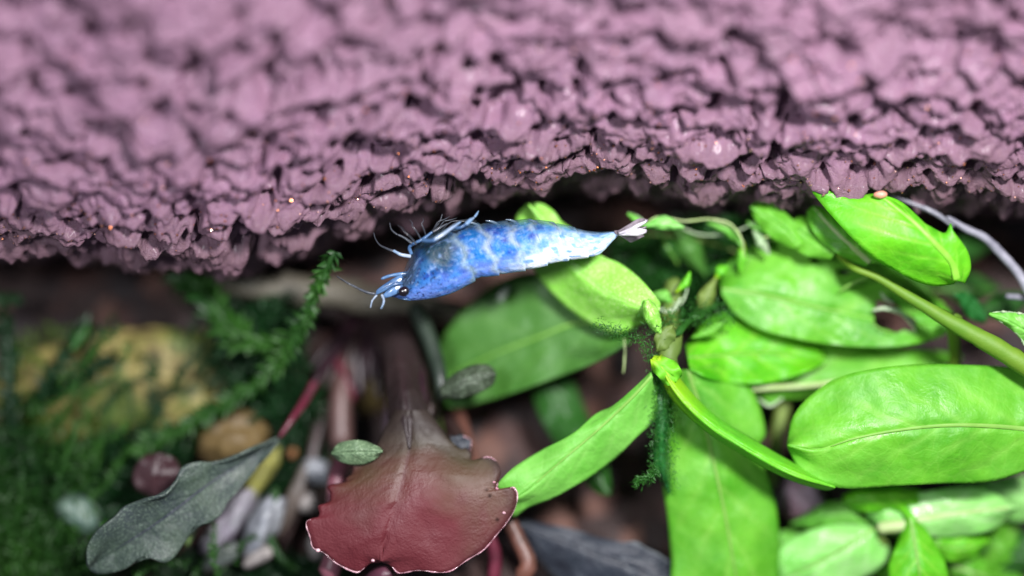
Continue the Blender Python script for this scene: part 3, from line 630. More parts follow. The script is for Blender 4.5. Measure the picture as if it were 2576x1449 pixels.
leaf(B, [(2640, 850), (2580, 830), (2530, 805), (2488, 790)], [(2640, 900), (2590, 880), (2560, 840), (2525, 812), (2488, 790)], [(2640, 800), (2590, 792), (2540, 785), (2510, 785), (2488, 790)], (-.05, -.1, -.1, -.08), M['lime2'], ye=(.05, .02), seed=27, margin=(M['lip'], 4), label='small leaf at the right edge with a white torn rim')
leaf(B, [(2010, 620), (1975, 575), (1930, 545), (1888, 520)], [(2000, 625), (1945, 600), (1905, 560), (1888, 520)], [(2030, 600), (2000, 560), (1950, 520), (1910, 510), (1888, 520)], (.35, .35, .38, .4), M['green'], ye=(.05, .05), seed=28, label='short blunt green leaf tip under the sponge edge')
leaf(B, [(2100, 640), (2040, 600), (1990, 560)], [(2090, 650), (2020, 640), (1985, 600), (1990, 560)], [(2110, 620), (2060, 570), (2020, 545), (1990, 560)], (.3, .35, .4), M['green'], ye=(.05, .05), seed=29)
# orange-pink flake on the leaf tip
blob('leaf_scar', 2216, 490, -.12, 17, 9, plain('scar_orange', lin('#e8a08a'), lin('#c98470'), rough=.35), B, seed=3, n=14, m=18)

# roots at right
for i, (pts, r, lab) in enumerate((
    ([(2380, 545, .3), (2430, 575, .3), (2480, 600, .3), (2530, 650, .3), (2570, 700, .3), (2620, 790, .3)], [6, 10, 12, 12, 13, 13], 'thick pale curved root arching down at the right edge below the sponge'),
    ([(2230, 490, .35), (2290, 510, .35), (2350, 535, .33), (2400, 570, .32)], [3, 5, 7, 4], 'thin pale root arching above the vivid green leaf'),
    ([(2530, 745, .4), (2570, 748, .4), (2640, 760, .4)], [6, 9, 9], 'short white root stub at the right edge beside the dark green leaf'))):
    tag(tube(pts, r, M['white_root'], None, 'root', sub=50, rough=.25), lab, 'root', 'pale roots at the right edge')

# ---------------------------------------------------------------- small young shoots under the right plant
D_ = thing('young_plant', 'cluster of small pale green young leaves in the bottom right corner', 'aquatic plant')
rs_ = random.Random(21)
small = [
 ([(2210, 1325), (2300, 1310), (2420, 1290), (2560, 1275)], [(2205, 1320), (2180, 1290), (2230, 1262), (2340, 1235), (2460, 1225), (2560, 1275)], [(2215, 1335), (2290, 1345), (2400, 1350), (2500, 1330), (2560, 1275)], (.5, .45, .45, .5), 'pale', 'cream', 10),
 ([(2200, 1330), (2120, 1380), (2050, 1420), (1960, 1460)], [(2190, 1325), (2100, 1320), (2000, 1350), (1950, 1400), (1960, 1460)], [(2225, 1345), (2235, 1400), (2180, 1450), (2080, 1490), (1960, 1460)], (.55, .5, .5, .6), 'pale', 'midrib', 5),
 ([(2290, 1300), (2300, 1360), (2310, 1420), (2320, 1500)], [(2282, 1300), (2262, 1360), (2235, 1430), (2260, 1500), (2320, 1500)], [(2300, 1300), (2340, 1350), (2378, 1420), (2380, 1480), (2320, 1500)], (.4, .35, .3, .35), 'vivid', 'midrib', 5),
 ([(2130, 1262), (2190, 1255), (2260, 1250), (2330, 1275)], [(2120, 1260), (2160, 1285), (2250, 1285), (2330, 1275)], [(2120, 1250), (2180, 1222), (2280, 1225), (2340, 1250), (2330, 1275)], (.5, .45, .45, .5), 'vivid', None, 4),
 ([(2190, 1320), (2140, 1290), (2080, 1290), (1990, 1320)], [(2185, 1310), (2140, 1268), (2070, 1270), (1990, 1320)], [(2185, 1335), (2120, 1330), (2050, 1330), (1990, 1320)], (.65, .62, .65, .75), 'lime2', None, 4),
 ([(2010, 1345), (1990, 1380), (1965, 1420), (1955, 1470)], [(2000, 1340), (1960, 1340), (1940, 1400), (1955, 1470)], [(2030, 1340), (2030, 1390), (2000, 1440), (1955, 1470)], (.8, .75, .75, .8), 'lime2', None, 4),
 ([(2420, 1330), (2480, 1380), (2560, 1400), (2640, 1400)], [(2420, 1345), (2470, 1420), (2560, 1450), (2640, 1400)], [(2430, 1320), (2500, 1320), (2580, 1340), (2640, 1400)], (.9, .9, .9, .9), 'deep', None, 4),
 ([(2300, 1340), (2360, 1370), (2420, 1380), (2490, 1360)], [(2300, 1345), (2350, 1400), (2430, 1410), (2490, 1360)], [(2310, 1330), (2380, 1335), (2440, 1335), (2490, 1360)], (.6, .55, .55, .6), 'vivid', 'midrib', 3),
 ([(2420, 1240), (2490, 1235), (2560, 1240), (2640, 1260)], [(2420, 1245), (2500, 1300), (2580, 1310), (2640, 1260)], [(2420, 1230), (2500, 1205), (2580, 1200), (2640, 1260)], (.75, .75, .75, .8), 'pale', None, 4),
 ([(2060, 1245), (2020, 1290), (1980, 1300)], [(2050, 1240), (2000, 1265), (1980, 1300)], [(2080, 1260), (2050, 1300), (1980, 1300)], (.9, .9, .9), 'green', None, 4),
]
for k in range(16):
    x, z = rs_.uniform(1990, 2560), rs_.uniform(1250, 1460); a = rs_.uniform(-.9, .9) + (math.pi if rs_.random() < .4 else 0); l = rs_.uniform(90, 150); w = l * rs_.uniform(.2, .3); y = rs_.uniform(.75, 1.1)
    dx, dz = math.cos(a), math.sin(a); q1 = (x, z); q3 = (x + dx * l, z + dz * l); q2 = (x + dx * l * .5, z + dz * l * .5)
    small.append(([q1, q2, q3], [q1, (q2[0] - dx * l * .15 + dz * w, q2[1] - dz * l * .15 - dx * w), (q2[0] + dx * l * .2 + dz * w * .8, q2[1] + dz * l * .2 - dx * w * .8), q3], [q1, (q2[0] - dx * l * .15 - dz * w, q2[1] - dz * l * .15 + dx * w), (q2[0] + dx * l * .2 - dz * w * .8, q2[1] + dz * l * .2 + dx * w * .8), q3], (y, y - .08, y), rs_.choice(['pale', 'vivid', 'lime2', 'green']), rs_.choice(['midrib', None, 'cream']), 3))
for i, (mid, L, R, ys, mt, rb, rr) in enumerate(small):
    leaf(D_, mid, L, R, ys, M[mt], ye=(.07, .07), wave=.03, rib=rb, ribr=rr, seed=40 + i, n=36, m=21)
tube([(2205, 1330, .5), (2240, 1325, .48), (2300, 1318, .45)], [16, 18, 10], M['cream'], D_, 'stem')
tube([(2205, 1330, .55), (2230, 1400, .7), (2240, 1500, .9)], [14, 14, 14], M['stem_olive'], D_, 'stem')
tube([(2260, 1270, .5), (2290, 1300, .42), (2298, 1330, .4)], [10, 12, 10], M['vivid'], D_, 'stem')

# ---------------------------------------------------------------- red-leaved plant (lower middle)
R_ = thing('red_plant', 'dark red plant with a scalloped brown red leaf below the head of the shrimp', 'aquatic plant')
def z6(pts): return [(702.8 + .5148 * a, 702.8 + .5148 * b) for a, b in pts]
def z4(pts): return [(159.7 + .3386 * a, 958.4 + .3386 * b) for a, b in pts]
redm = leafmat('red_leaf', '#563028', '#463026', '#3a2220', transl=.2, nv=4, vstr=.25, blot='#4e4428', edge='#240e14', rough=.6, grain=.8, mscale=.7, tip='#5e1e26', basec=('#2a1f1c', .1, .46))
redm.node_tree.nodes['Principled BSDF'].inputs['Coat Weight'].default_value = .06; redm.node_tree.nodes['Principled BSDF'].inputs['Coat Roughness'].default_value = .35
velv = leafmat('velvet_leaf', '#42543f', '#262f36', '#141a22', transl=.1, nv=6, vstr=.1, rough=.5, grain=1.0, mscale=1.2, speck='#56665a')
slate = leafmat('slate_leaf', '#262c38', '#1c2029', '#3a4a50', transl=.05, nv=5, vstr=.2, rough=.5, grain=1.0, edge='#5d6468', speck='#454c54')
oliv = leafmat('olive_leaf', '#61795a', '#4f6a4a', '#6f8a62', transl=.15, nv=4, vstr=.1, rough=.5, grain=1.0, speck='#8ba57e')
oliv_d = leafmat('dull_olive_leaf', '#414d3a', '#343f30', '#55624c', transl=.15, nv=4, vstr=.1, rough=.5, grain=1.0, speck='#6c7c68')
maroon = plain('shaded_maroon_petiole', lin('#2e1a22'), lin('#21151b'), rough=.4, transl=.1)  # maroon stalks with the sponge's shade put into the colour
red_p = plain('red_petiole', lin('#6e2a3c'), lin('#52202e'), rough=.35, transl=.15)
brown_p = plain('brown_petiole', lin('#352624'), lin('#281d1d'), rough=.45)
pink_p = plain('pink_petiole', lin('#5c4440'), lin('#4c3836'), rough=.45, scale=3)
rimw = plain('pale_leaf_rim', lin('#d9b4bc'), lin('#9c6a78'), rough=.2, coat=.8)
leaf(R_, z6([(640, 640), (640, 780), (610, 950), (560, 1130), (520, 1250), (500, 1375)]),
     z6([(570, 640), (515, 740), (470, 838), (430, 885), (345, 896), (362, 925), (352, 962), (325, 978), (330, 1000), (285, 1004), (238, 1012), (252, 1045), (250, 1085), (225, 1100), (190, 1110), (198, 1140), (188, 1166), (160, 1172), (136, 1180), (132, 1205), (150, 1260), (165, 1312), (215, 1335), (280, 1388), (370, 1430), (410, 1415), (440, 1383), (500, 1375)]),
     z6([(720, 640), (790, 735), (848, 812), (905, 868), (930, 893), (935, 850), (905, 822), (935, 850), (932, 893), (985, 878), (1020, 868), (1062, 890), (1082, 940), (1066, 1000), (1062, 1030), (1105, 1036), (1140, 1016), (1163, 1050), (1152, 1120), (1110, 1190), (1068, 1240), (1000, 1320), (920, 1370), (820, 1430), (680, 1422), (585, 1434), (540, 1390), (500, 1375)]),
     (.25, .2, .1, .04, .02, .03), redm, ye=(.08, .06), wave=.012, puff=.006, n=220, m=51, seed=51, margin=(rimw, 2.3, ((0, .6, .99), (1, .3, .36), (1, .42, .99))), label='round brown red leaf with a scalloped pale rim', thick=.022, curl=2.2)
for bx, bz, br in ((1243, 1213, 4), (1250, 1229, 5), (1268, 1290, 5), (938, 1410, 5), (800, 1384, 6)):
    blob('leaf_wart', bx, bz, -.04, br, br * .8, rimw, R_, seed=int(bx), n=10, m=12)  # pale blobs added as white highlights on the red leaf's margin
leaf(R_, z4([(1600, 425), (1400, 560), (1100, 750), (700, 1050), (330, 1290), (185, 1375)]),
     z4([(1590, 425), (1400, 500), (1200, 602), (1000, 598), (880, 640), (830, 755), (760, 850), (600, 878), (450, 932), (380, 1005), (250, 1110), (180, 1220), (170, 1300), (185, 1375)]),
     z4([(1605, 440), (1500, 570), (1400, 690), (1300, 815), (1220, 900), (1180, 980), (1090, 1050), (980, 1085), (900, 1200), (820, 1310), (740, 1350), (600, 1312), (450, 1400), (300, 1432), (225, 1420), (185, 1375)]),
     (.5, .36, .26, .22, .22, .26), velv, ye=(-.1, -.03), wave=.03, n=90, m=41, seed=52, rib=slate, ribr=6, label='grey green velvety leaf with a dark groove along its middle', thick=.025)
def tb(pts, r, mat, name='petiole', lab=None, **k):
    o = tube(pts, r, mat, R_, name, **k)
    if lab: o['label'] = lab
    return o
q = z4([(1600, 425), (1700, 280), (1790, 150), (1880, -10)])
tb([(*q[0], .5), (*q[1], .56), (*q[2], .7), (*q[3], .8)], [6, 9, 11, 12], red_p, lab='bright red leaf stalk')
tb([(775, 995, .74), (800, 950, .82), (840, 890, 1.0), (880, 830, 1.2), (905, 770, 1.4)], [11, 15, 20, 26, 30], maroon)
for a_, b_, w_ in ((812, 985, 12), (925, 960, 18), (955, 1010, 18), (1010, 990, 16), (1090, 940, 18), (1120, 900, 14), (780, 930, 12), (870, 930, 16), (975, 900, 24)):
    tb([(a_, b_, 1.05), ((a_ * 2 + 930) / 3, b_ - (b_ - 790) * .45, 1.15), ((a_ + 2 * 940) / 3, 815, 1.3), (950, 745, 1.45)], [w_ * .5, w_, w_ * 1.4, w_ * 1.6], random.choice([maroon, brown_p, maroon]))  # crown stalks, dark colours carry the shade under sponge and shrimp
leaf(R_, [(985, 750), (1000, 850), (1012, 940), (1020, 1010), (1026, 1080), (1030, 1130)], [(925, 750), (960, 850), (972, 960), (978, 1050), (985, 1100), (1005, 1125), (1030, 1130)], [(1050, 750), (1050, 850), (1062, 960), (1078, 1050), (1080, 1095), (1060, 1120), (1030, 1130)], (1.2, .85, .55, .35, .22, .17), leafmat('winged_petiole', '#2c1f1f', '#221819', '#3a242a', transl=.1, nv=3, vstr=.1, rough=.5), ye=(.1, .1), seed=58, name='petiole', puff=.006)
tb([(1022, 1090, .3), (1018, 1060, .34), (1012, 1020, .42), (1005, 980, .5), (1000, 900, .8), (990, 820, 1.2), (970, 760, 1.5)], [3, 14, 24, 26, 28, 30, 30], maroon)
tb([(1030, 1100, .35), (1060, 1030, .4), (1060, 950, .6), (1045, 880, .9), (1010, 800, 1.3)], [10, 16, 18, 18, 20], maroon)
tb([(1080, 1060, .5), (1085, 1000, .6), (1080, 920, .8), (1060, 840, 1.1), (1040, 770, 1.4)], [8, 14, 16, 18, 18], brown_p)
tb([(890, 1010, 1.0), (872, 960, 1.0), (850, 910, 1.1), (860, 850, 1.3), (890, 780, 1.5)], [8, 12, 14, 16, 18], red_p)
tb([(905, 1000, 1.1), (900, 940, 1.15), (895, 880, 1.2), (915, 800, 1.4)], [14, 18, 20, 22], maroon)
tb([(858, 1130, .9), (856, 1060, .95), (858, 990, 1.0), (866, 930, 1.1), (880, 850, 1.3)], [34, 32, 28, 24, 20], pink_p)
tb([(985, 1140, .5), (975, 1100, .6), (978, 1050, .7), (990, 980, .9), (1000, 880, 1.1)], [6, 14, 15, 14, 14], plain('lilac_petiole', lin('#6a5a64'), lin('#53444c'), rough=.3))
tb([(700, 1400, .9), (740, 1300, .9), (775, 1210, .9), (790, 1120, .95), (820, 1020, 1.1), (870, 900, 1.3)], [6, 14, 18, 16, 14, 16], brown_p, flat=.6)
tb([(640, 1380, .8), (700, 1330, .8), (745, 1240, .8), (770, 1160, .85)], [4, 20, 24, 10], plain('brown_blade', lin('#4a4038'), lin('#352e2a')), flat=.3)
tb([(1300, 1460, .4), (1330, 1420, .4), (1300, 1350, .45), (1270, 1290, .5), (1200, 1180, .6), (1170, 1080, .8), (1130, 980, 1.1)], [26, 22, 20, 18, 12, 16, 18], plain('rust_petiole', lin('#6b4438'), lin('#4a332c')))
tb([(1180, 1170, .5), (1165, 1120, .6), (1120, 1040, .9), (1110, 960, 1.1)], [16, 22, 18, 14], brown_p)
tb([(1105, 1010, .9), (1110, 1060, .85), (1120, 1105, .8)], [7, 7, 5], M['stem_olive'])
tb([(1240, 1470, .5), (1245, 1400, .5), (1225, 1330, .5), (1190, 1250, .6)], [18, 18, 14, 10], red_p)
tb([(820, 1460, .3), (845, 1380, .35), (840, 1280, .4), (850, 1190, .5), (880, 1140, .7)], [30, 26, 20, 24, 22], plain('rose_petiole', lin('#7a4a55'), lin('#5c3540'), scale=3))
tb([(940, 1480, .3), (960, 1450, .2), (985, 1440, .15)], [40, 30, 18], plain('plum_petiole', lin('#5b3040'), lin('#40222e')))
leaf(R_, [(835, 1140), (897, 1136), (962, 1135)], [(835, 1140), (855, 1115), (900, 1108), (945, 1122), (962, 1135)], [(835, 1140), (860, 1162), (905, 1168), (940, 1156), (962, 1135)], (.2, .12, .1), oliv, ye=(.05, .05), n=40, m=21, seed=53, label='small oval grey green leaf left of the red leaf', wave=.02)
leaf(R_, [(1110, 990), (1160, 968), (1210, 945), (1246, 940)], [(1105, 980), (1140, 945), (1190, 920), (1230, 920), (1246, 940)], [(1110, 1000), (1160, 1000), (1210, 985), (1240, 965), (1246, 940)], (.35, .3, .3, .3), oliv_d, ye=(.08, .05), n=40, m=21, seed=54, label='small dull olive leaf in front of the mid green leaf')
tb([(1040, 760, .8), (1070, 830, .7), (1095, 900, .6), (1108, 960, .5), (1112, 1010, .5)], [24, 24, 22, 20, 14], plain('dark_green_stem', lin('#28352a'), lin('#1a241e')), 'stem')
leaf(R_, [(395, 1248), (395, 1200), (400, 1140)], [(390, 1248), (345, 1230), (335, 1190), (360, 1150), (400, 1140)], [(400, 1248), (440, 1235), (455, 1195), (440, 1155), (400, 1140)], (.55, .5, .55), leafmat('rose_leaf', '#402a2e', '#382428', '#4a2a30', transl=.2, nv=4, vstr=.1), ye=(.03, .05), n=30, m=21, seed=55, label='blurred round rose coloured leaf above the velvety leaf')
leaf(R_, [(1135, 1100), (1150, 1130), (1175, 1150)], [(1135, 1095), (1140, 1140), (1175, 1160)], [(1160, 1095), (1185, 1110), (1175, 1150)], (.3, .3, .25), slate, n=20, m=11, seed=56, ye=(.05, .05), margin=(rimw, 2))

Sg = thing('dark_leaf_plant', 'dark slate leaf with pale furry edge in the bottom middle beside the hanging green leaf', 'aquatic plant')
leaf(Sg, [(1300, 1320), (1400, 1350), (1500, 1390), (1600, 1430), (1720, 1500)],
     [(1300, 1305), (1370, 1320), (1430, 1328), (1500, 1352), (1560, 1364), (1600, 1362), (1625, 1378), (1660, 1395), (1700, 1430), (1720, 1500)],
     [(1300, 1330), (1350, 1400), (1420, 1470), (1520, 1520), (1620, 1540), (1720, 1500)], (.6, .55, .5, .5, .5), slate, ye=(.05, .1), seed=57, wave=.04, rib=slate, ribr=6)
tube([(1290, 1300, .7), (1250, 1290, .8), (1200, 1250, 1.1)], [12, 10, 8], brown_p, Sg, 'petiole')

# ---------------------------------------------------------------- stones, wood and pebbles on the bottom
def rockmat(name, stops, moss=None, scale=1.6, rough=.6):
    t = NT(name); f = t.noise(scale, 6, .65, dist=.8); c = t.ramp(f, [(p, lin(x)) for p, x in stops])
    if moss: c = t.mix(t.ramp(t.noise(2.4, 4, .6, dist=.4), [(.47, 0.), (.58, .9)]), c, lin(moss))
    c = t.mix(t.ramp(t.noise(5.5, 3), [(.58, 0.), (.7, .6)]), c, lin('#3a3426'))
    t.base(c); t.set(Roughness=rough); t.link(t.bump(t.noise(7, 5), .7, .05), t.b.inputs['Normal']); return t.m
ochre = rockmat('ochre_rock', [(.3, '#3c3424'), (.4, '#6e6238'), (.5, '#948850'), (.58, '#6e6234'), (.68, '#94765a')], moss='#4a6020', scale=2.4)
tag(blob('rock', 310, 975, 1.3, 320, 155, ochre, seed=4, rough=.28, rz=80, n=110, m=150), 'mossy ochre rock lying at the far left on the tank bottom', 'rock')
tag(blob('rock', 592, 1105, .95, 88, 68, rockmat('tan_rock', [(.35, '#544428'), (.6, '#665430')]), seed=9, rot=.5, rough=.25), 'smooth tan rock above the velvety grey green leaf', 'rock')
tag(blob('rock', 930, 950, 1.6, 150, 75, rockmat('straw_rock', [(.3, '#5a4a28'), (.6, '#78683a')]), seed=12, rough=.3), 'yellow ochre rock behind the dark red leaf stalks', 'rock')
tag(blob('rock', 640, 905, 1.5, 120, 45, rockmat('rust_rock', [(.3, '#5f4020'), (.6, '#8f6234')]), seed=15, rot=-.45, rough=.3), 'rusty rock ridge at the left behind the moss strand', 'rock')
tag(tube([(470, 690, 1.3), (600, 708, 1.15), (720, 728, 1.1), (850, 740, 1.1), (1000, 768, 1.15), (1150, 785, 1.3), (1230, 790, 1.4)], [24, 46, 48, 42, 44, 40, 24], rockmat('driftwood_bark', [(.35, '#4e4b40'), (.55, '#5a564a'), (.7, '#3a352e')], scale=2.5), None, 'driftwood', sub=60, sides=24, rough=.35), 'grey brown piece of driftwood behind the head of the shrimp', 'driftwood')
gw = plain('white_quartz', lin('#8f9396'), lin('#747880'), rough=.4, scale=4)
gy = plain('yellow_pebble', lin('#9a9a52'), lin('#70703a'), rough=.5, scale=4)
gp = plain('lilac_pebble', lin('#827888'), lin('#94969a'), rough=.4, scale=3)
gs = plain('slate_pebble', lin('#4d6a66'), lin('#3c5258'), rough=.4, scale=4)
gm = plain('grey_pebble', lin('#8f8a86'), lin('#6f6a68'), rough=.45, scale=4)
go = plain('orange_pebble', lin('#9a6a44'), lin('#7c5636'), rough=.5)
gpk = plain('pink_pebble', lin('#a07888'), lin('#8a8090'), rough=.45, scale=3)
peb = [  # px, py, dy, rx, ry, rot, mat, label
 (578, 1312, 1.2, 34, 104, -.66, gp, 'long lilac white pebble right of the velvety leaf'),
 (664, 1318, 1.1, 38, 92, -.55, gw, 'pale grey pebble between the brown stalk and the green blade'),
 (655, 1195, 1.3, 28, 74, -.6, gy, 'yellow green elongated pebble beside the red stalk'),
 (470, 1330, .8, 26, 42, -.2, plain('moss_pebble', lin('#7b9a5a'), lin('#6a8050')), 'green tinted pebble peeping below the velvety leaf'),
 (650, 1400, 1.0, 50, 22, .5, gm, 'grey pebble at the bottom below the pale grey one'),
 (560, 1400, .9, 56, 26, .5, plain('dull_slate_pebble', lin('#4c5450'), lin('#3a423c')), 'dull slate pebble at the bottom under the lilac one'),
 (797, 1185, 1.4, 40, 30, -.5, gw, 'bluish white pebble left of the small oval leaf'),
 (770, 1262, 1.3, 26, 28, 0, gm, 'small round grey pebble left of the red leaf'),
 (795, 1375, 1.1, 24, 34, 0, gm, 'small grey pebble at the lower left tip of the red leaf'),
 (312, 1130, 1.9, 20, 18, .2, gw, 'small white pebble in the moss left of the rose leaf'),
 (390, 1010, 2.0, 58, 34, -.4, plain('aqua_pebble', lin('#8da08c'), lin('#7f9468')), 'pale aqua stone lying on the mossy rock'),
 (250, 1065, 2.0, 58, 24, .2, plain('pale_stone', lin('#98a088'), lin('#6d7a5c')), 'pale grey stone at the foot of the mossy rock'),
 (590, 870, 2.0, 52, 48, .2, gs, 'blue grey stone in the dark moss left of centre'),
 (515, 985, 1.9, 26, 24, .2, go, 'small tan pebble beside the moss strand'),
 (735, 1140, 1.5, 14, 12, .6, go, 'tiny orange pebble above the bluish white one'),
 (200, 1290, 1.2, 62, 40, -.7, plain('blue_stone', lin('#466058'), lin('#5d7060')), 'grey blue stone left of the velvety leaf tip'),
 (235, 1370, 1.2, 56, 40, 0, plain('dark_stone', lin('#20241f'), lin('#161a18')), 'black stone at the bottom left below the blue one'),
 (2010, 1255, .95, 60, 52, -.5, gpk, 'pink grey pebble between the green leaves at lower right'),
 (2540, 1400, 1.2, 60, 60, 0, plain('brown_pebble', lin('#6a5a48'), lin('#4e4438')), 'brown pebble in the bottom right corner'),
 (1000, 797, 1.6, 26, 6, -.08, gm, 'thin pale chip on the wood below the shrimp head'),
 (1180, 1018, 1.8, 26, 16, 0, plain('mauve_chip', lin('#7d5a5e'), lin('#5e4448')), 'mauve chip on the soil below the mid green leaf'),
 (1490, 1000, 1.9, 26, 46, .4, plain('rust_chip', lin('#5c4238'), lin('#3e2e2a')), 'rust brown soil grain right of the dark strap leaf'),
 (1265, 740, .45, 12, 22, -.6, plain('reflection_grey', lin('#7d8a7a'), lin('#667466'), transl=.3), None),
]
for i, (x, y_, d, rx, ry, rot, mt, lab) in enumerate(peb):
    if lab is None:
        o = blob('reflection_patch', x, y_, .62, rx, ry, mt, A, rot=rot, rz=4, seed=i, n=16, m=20); continue  # grey blob standing in for a reflection on the broad leaf
    tag(blob('pebble', x, y_, d * (.66 if x < 900 else 1), rx, ry, mt, rot=rot, seed=i + 20, rough=.22), lab, 'pebble', 'pebbles on the tank bottom')

# ---------------------------------------------------------------- mosses
mg = plain('moss_green', lin('#34641f'), lin('#1c4418'), transl=.35, scale=2, rough=.5)
md = plain('moss_dark', lin('#17431c'), lin('#0f3014'), transl=.3, scale=2, rough=.5)
mo = plain('moss_olive', lin('#59791f'), lin('#3f6018'), transl=.35, scale=2, rough=.5)
def frond(parent, pts, r, mat, step=2.2, length=34, width=6, seed=0):
    """a moss strand: stem with two ranks of small leaves"""
    p = catmull([P(*q) for q in pts], int(sum(math.dist(pts[i][:2], pts[i+1][:2]) for i in range(len(pts)-1)) / step))
    d = np.gradient(p, axis=0); d /= np.linalg.norm(d, axis=1)[:, None]; n = len(p)
    sd = np.cross(d, [0, 1, 0]); sgn = np.where(np.arange(n) % 2, 1, -1)[:, None]
    o = tube(pts, r, mat, parent, 'stem'); 
    dirs = d * .8 + sd * sgn * .8 + np.array([0, -.35, 0])
    q = leaflets('leaflets', p, dirs, length * K, width * K, mat, parent, jitter=.3); q['kind'] = 'stuff'
def strand(label, fr, mat):
    t = thing('moss_strand', label, 'moss')
    for a in fr:
        a = ([(p_[0], p_[1], p_[2] * .66) for p_ in a[0]],) + tuple(a[1:])
        frond(t, *a[:2], mat, **(a[2] if len(a) > 2 else {}))
strand('long dark green moss strand running diagonally down left from behind the shrimp head',
       [([(842, 632, .25), (815, 690, .4), (790, 745, .55), (765, 810, .7), (735, 865, .8), (690, 930, .9)], 9, dict(length=34, width=8)),
        ([(735, 870, .85), (660, 950, 1.0), (560, 1020, 1.1), (450, 1080, 1.2), (350, 1130, 1.3)], 9, dict(length=40, width=8)),
        ([(770, 800, .75), (720, 850, .9), (660, 865, 1.0), (600, 860, 1.1)], 7, dict(length=46, width=9)),
        ([(620, 870, 1.2), (560, 800, 1.2), (510, 730, 1.25), (460, 690, 1.3)], 10, dict(length=60, width=14)),
        ([(700, 1230, 1.0), (672, 1300, 1.0), (690, 1380, 1.0), (740, 1430, 1.0)], 12, dict(length=20, width=4))], mg)
strand('upright dark moss sprigs in front of the mossy rock at left',
       [([(395, 1060, 1.6), (385, 990, 1.6), (378, 900, 1.7)], 5, dict(length=34, width=6)),
        ([(30, 1080, 1.2), (25, 980, 1.2), (22, 880, 1.3), (0, 790, 1.3)], 9, dict(length=44, width=8)),
        ([(100, 1010, 1.3), (140, 930, 1.3), (190, 860, 1.35), (222, 820, 1.4)], 7, dict(length=40, width=8)),
        ([(40, 1040, 1.5), (120, 990, 1.5), (200, 950, 1.5), (290, 900, 1.6)], 5, dict(length=40, width=7)),
        ([(60, 760, 1.5), (10, 750, 1.5), (-40, 760, 1.5)], 4, dict(length=30, width=6))], md)
leaf(A, [(180, 880), (200, 845), (224, 815)], [(175, 880), (175, 845), (224, 815)], [(190, 885), (222, 850), (224, 815)], (.75, .75, .8), M['deep'], n=16, m=9, seed=90).parent = None
o = [x for x in C.objects if x.type == 'MESH' and x.name.startswith('leaf') and x.parent is None][-1]
tag(o, 'single small green leaf standing upright on the mossy rock', 'leaf')
rr_ = random.Random(5)
def wild(label, n, box, up, mat, r=2.2, L=20, w=3.2, dep=(.9, 1.5), ln=(90, 220)):
    fr = []
    for k in range(n):
        x, z = rr_.uniform(box[0], box[2]), rr_.uniform(box[1], box[3]); y = rr_.uniform(*dep); a = up + rr_.uniform(-.7, .7); l = rr_.uniform(*ln); pts = [(x, z, y)]
        for q_ in range(4):
            x += math.cos(a) * l / 4; z -= math.sin(a) * l / 4; a += rr_.uniform(-.35, .35); y += rr_.uniform(-.05, .05); pts.append((x, z, y))
        fr.append((pts, r, dict(length=L, width=w, step=3)))
    strand(label, fr, mat)
wild('tangle of fine feathery moss sprigs along the left edge before the mossy rock', 26, (-20, 960, 260, 1440), 1.2, mg)
wild('sparse thin moss sprigs leaning right between the mossy rock and the velvety leaf', 20, (180, 900, 560, 1180), .9, md, dep=(1.2, 1.6), ln=(70, 160))
wild('low dark moss sprigs along the bottom edge below the velvety leaf', 14, (180, 1400, 620, 1470), .8, mg, dep=(.5, 1.0), ln=(60, 130))
def clump(name, label, polys, count, mats_, length, width, jit=1.0, depth=None):
    P_, Dd = [], []
    for (cx, cy, rx, ry, y0, y1) in polys:
        if cx < 900: y0, y1 = y0 * .66, y1 * .66
        k = int(count / len(polys)); a = RNG.uniform(0, 2 * math.pi, k); r = np.sqrt(RNG.uniform(0, 1, k))
        x = cx + rx * r * np.cos(a); z = cy + ry * r * np.sin(a); y = RNG.uniform(y0, y1, k)
        s = K * (10 + y) / 10; P_.append(np.stack([(x - 1288) * s, y, (724.5 - z) * s], 1))
        Dd.append(np.tile([random.uniform(-.5, .5), -.5, random.uniform(0, .8)], (k, 1)))
    o = leaflets(name, np.concatenate(P_), np.concatenate(Dd), length * K, width * K, mats_, None, jitter=jit)
    tag(o, label, 'moss', kind='stuff'); return o
clump('moss', 'dense green moss cushion filling the bottom left corner', [(90, 1260, 150, 190, 1.0, 1.9), (60, 1400, 220, 90, .9, 1.7), (20, 1180, 90, 110, 1.1, 1.8)], 9000, mg, 30, 3.4)
clump('moss', 'dark moss growing low over the bottom left', [(200, 1220, 160, 120, 1.6, 2.2), (330, 1430, 340, 50, 1.2, 1.9), (280, 1150, 180, 50, 1.7, 2.2), (760, 1440, 140, 40, 1.1, 1.6)], 6500, md, 30, 4)
clump('moss', 'dark green moss round the blue grey stone', [(600, 930, 110, 70, 1.5, 2.2), (640, 820, 110, 90, 1.7, 2.4), (700, 1010, 120, 60, 1.4, 2.0), (540, 700, 110, 80, 2.4, 2.9), (700, 860, 80, 120, 1.3, 1.9), (740, 1070, 70, 90, 1.6, 2.1), (690, 1240, 90, 90, 1.5, 1.9), (380, 1130, 120, 60, 1.5, 2.0), (300, 1280, 110, 60, 1.3, 1.9), (760, 1130, 60, 110, 1.5, 2.0)], 13000, md, 34, 5)
clump('moss', 'olive moss scattered over the ochre rock', [(130, 880, 120, 50, 1.9, 2.3), (350, 950, 90, 60, 1.6, 1.9), (130, 1050, 130, 40, 1.5, 1.9), (470, 1080, 120, 60, 1.5, 2.0), (60, 960, 70, 90, 1.4, 2.0)], 1500, mo, 26, 4)
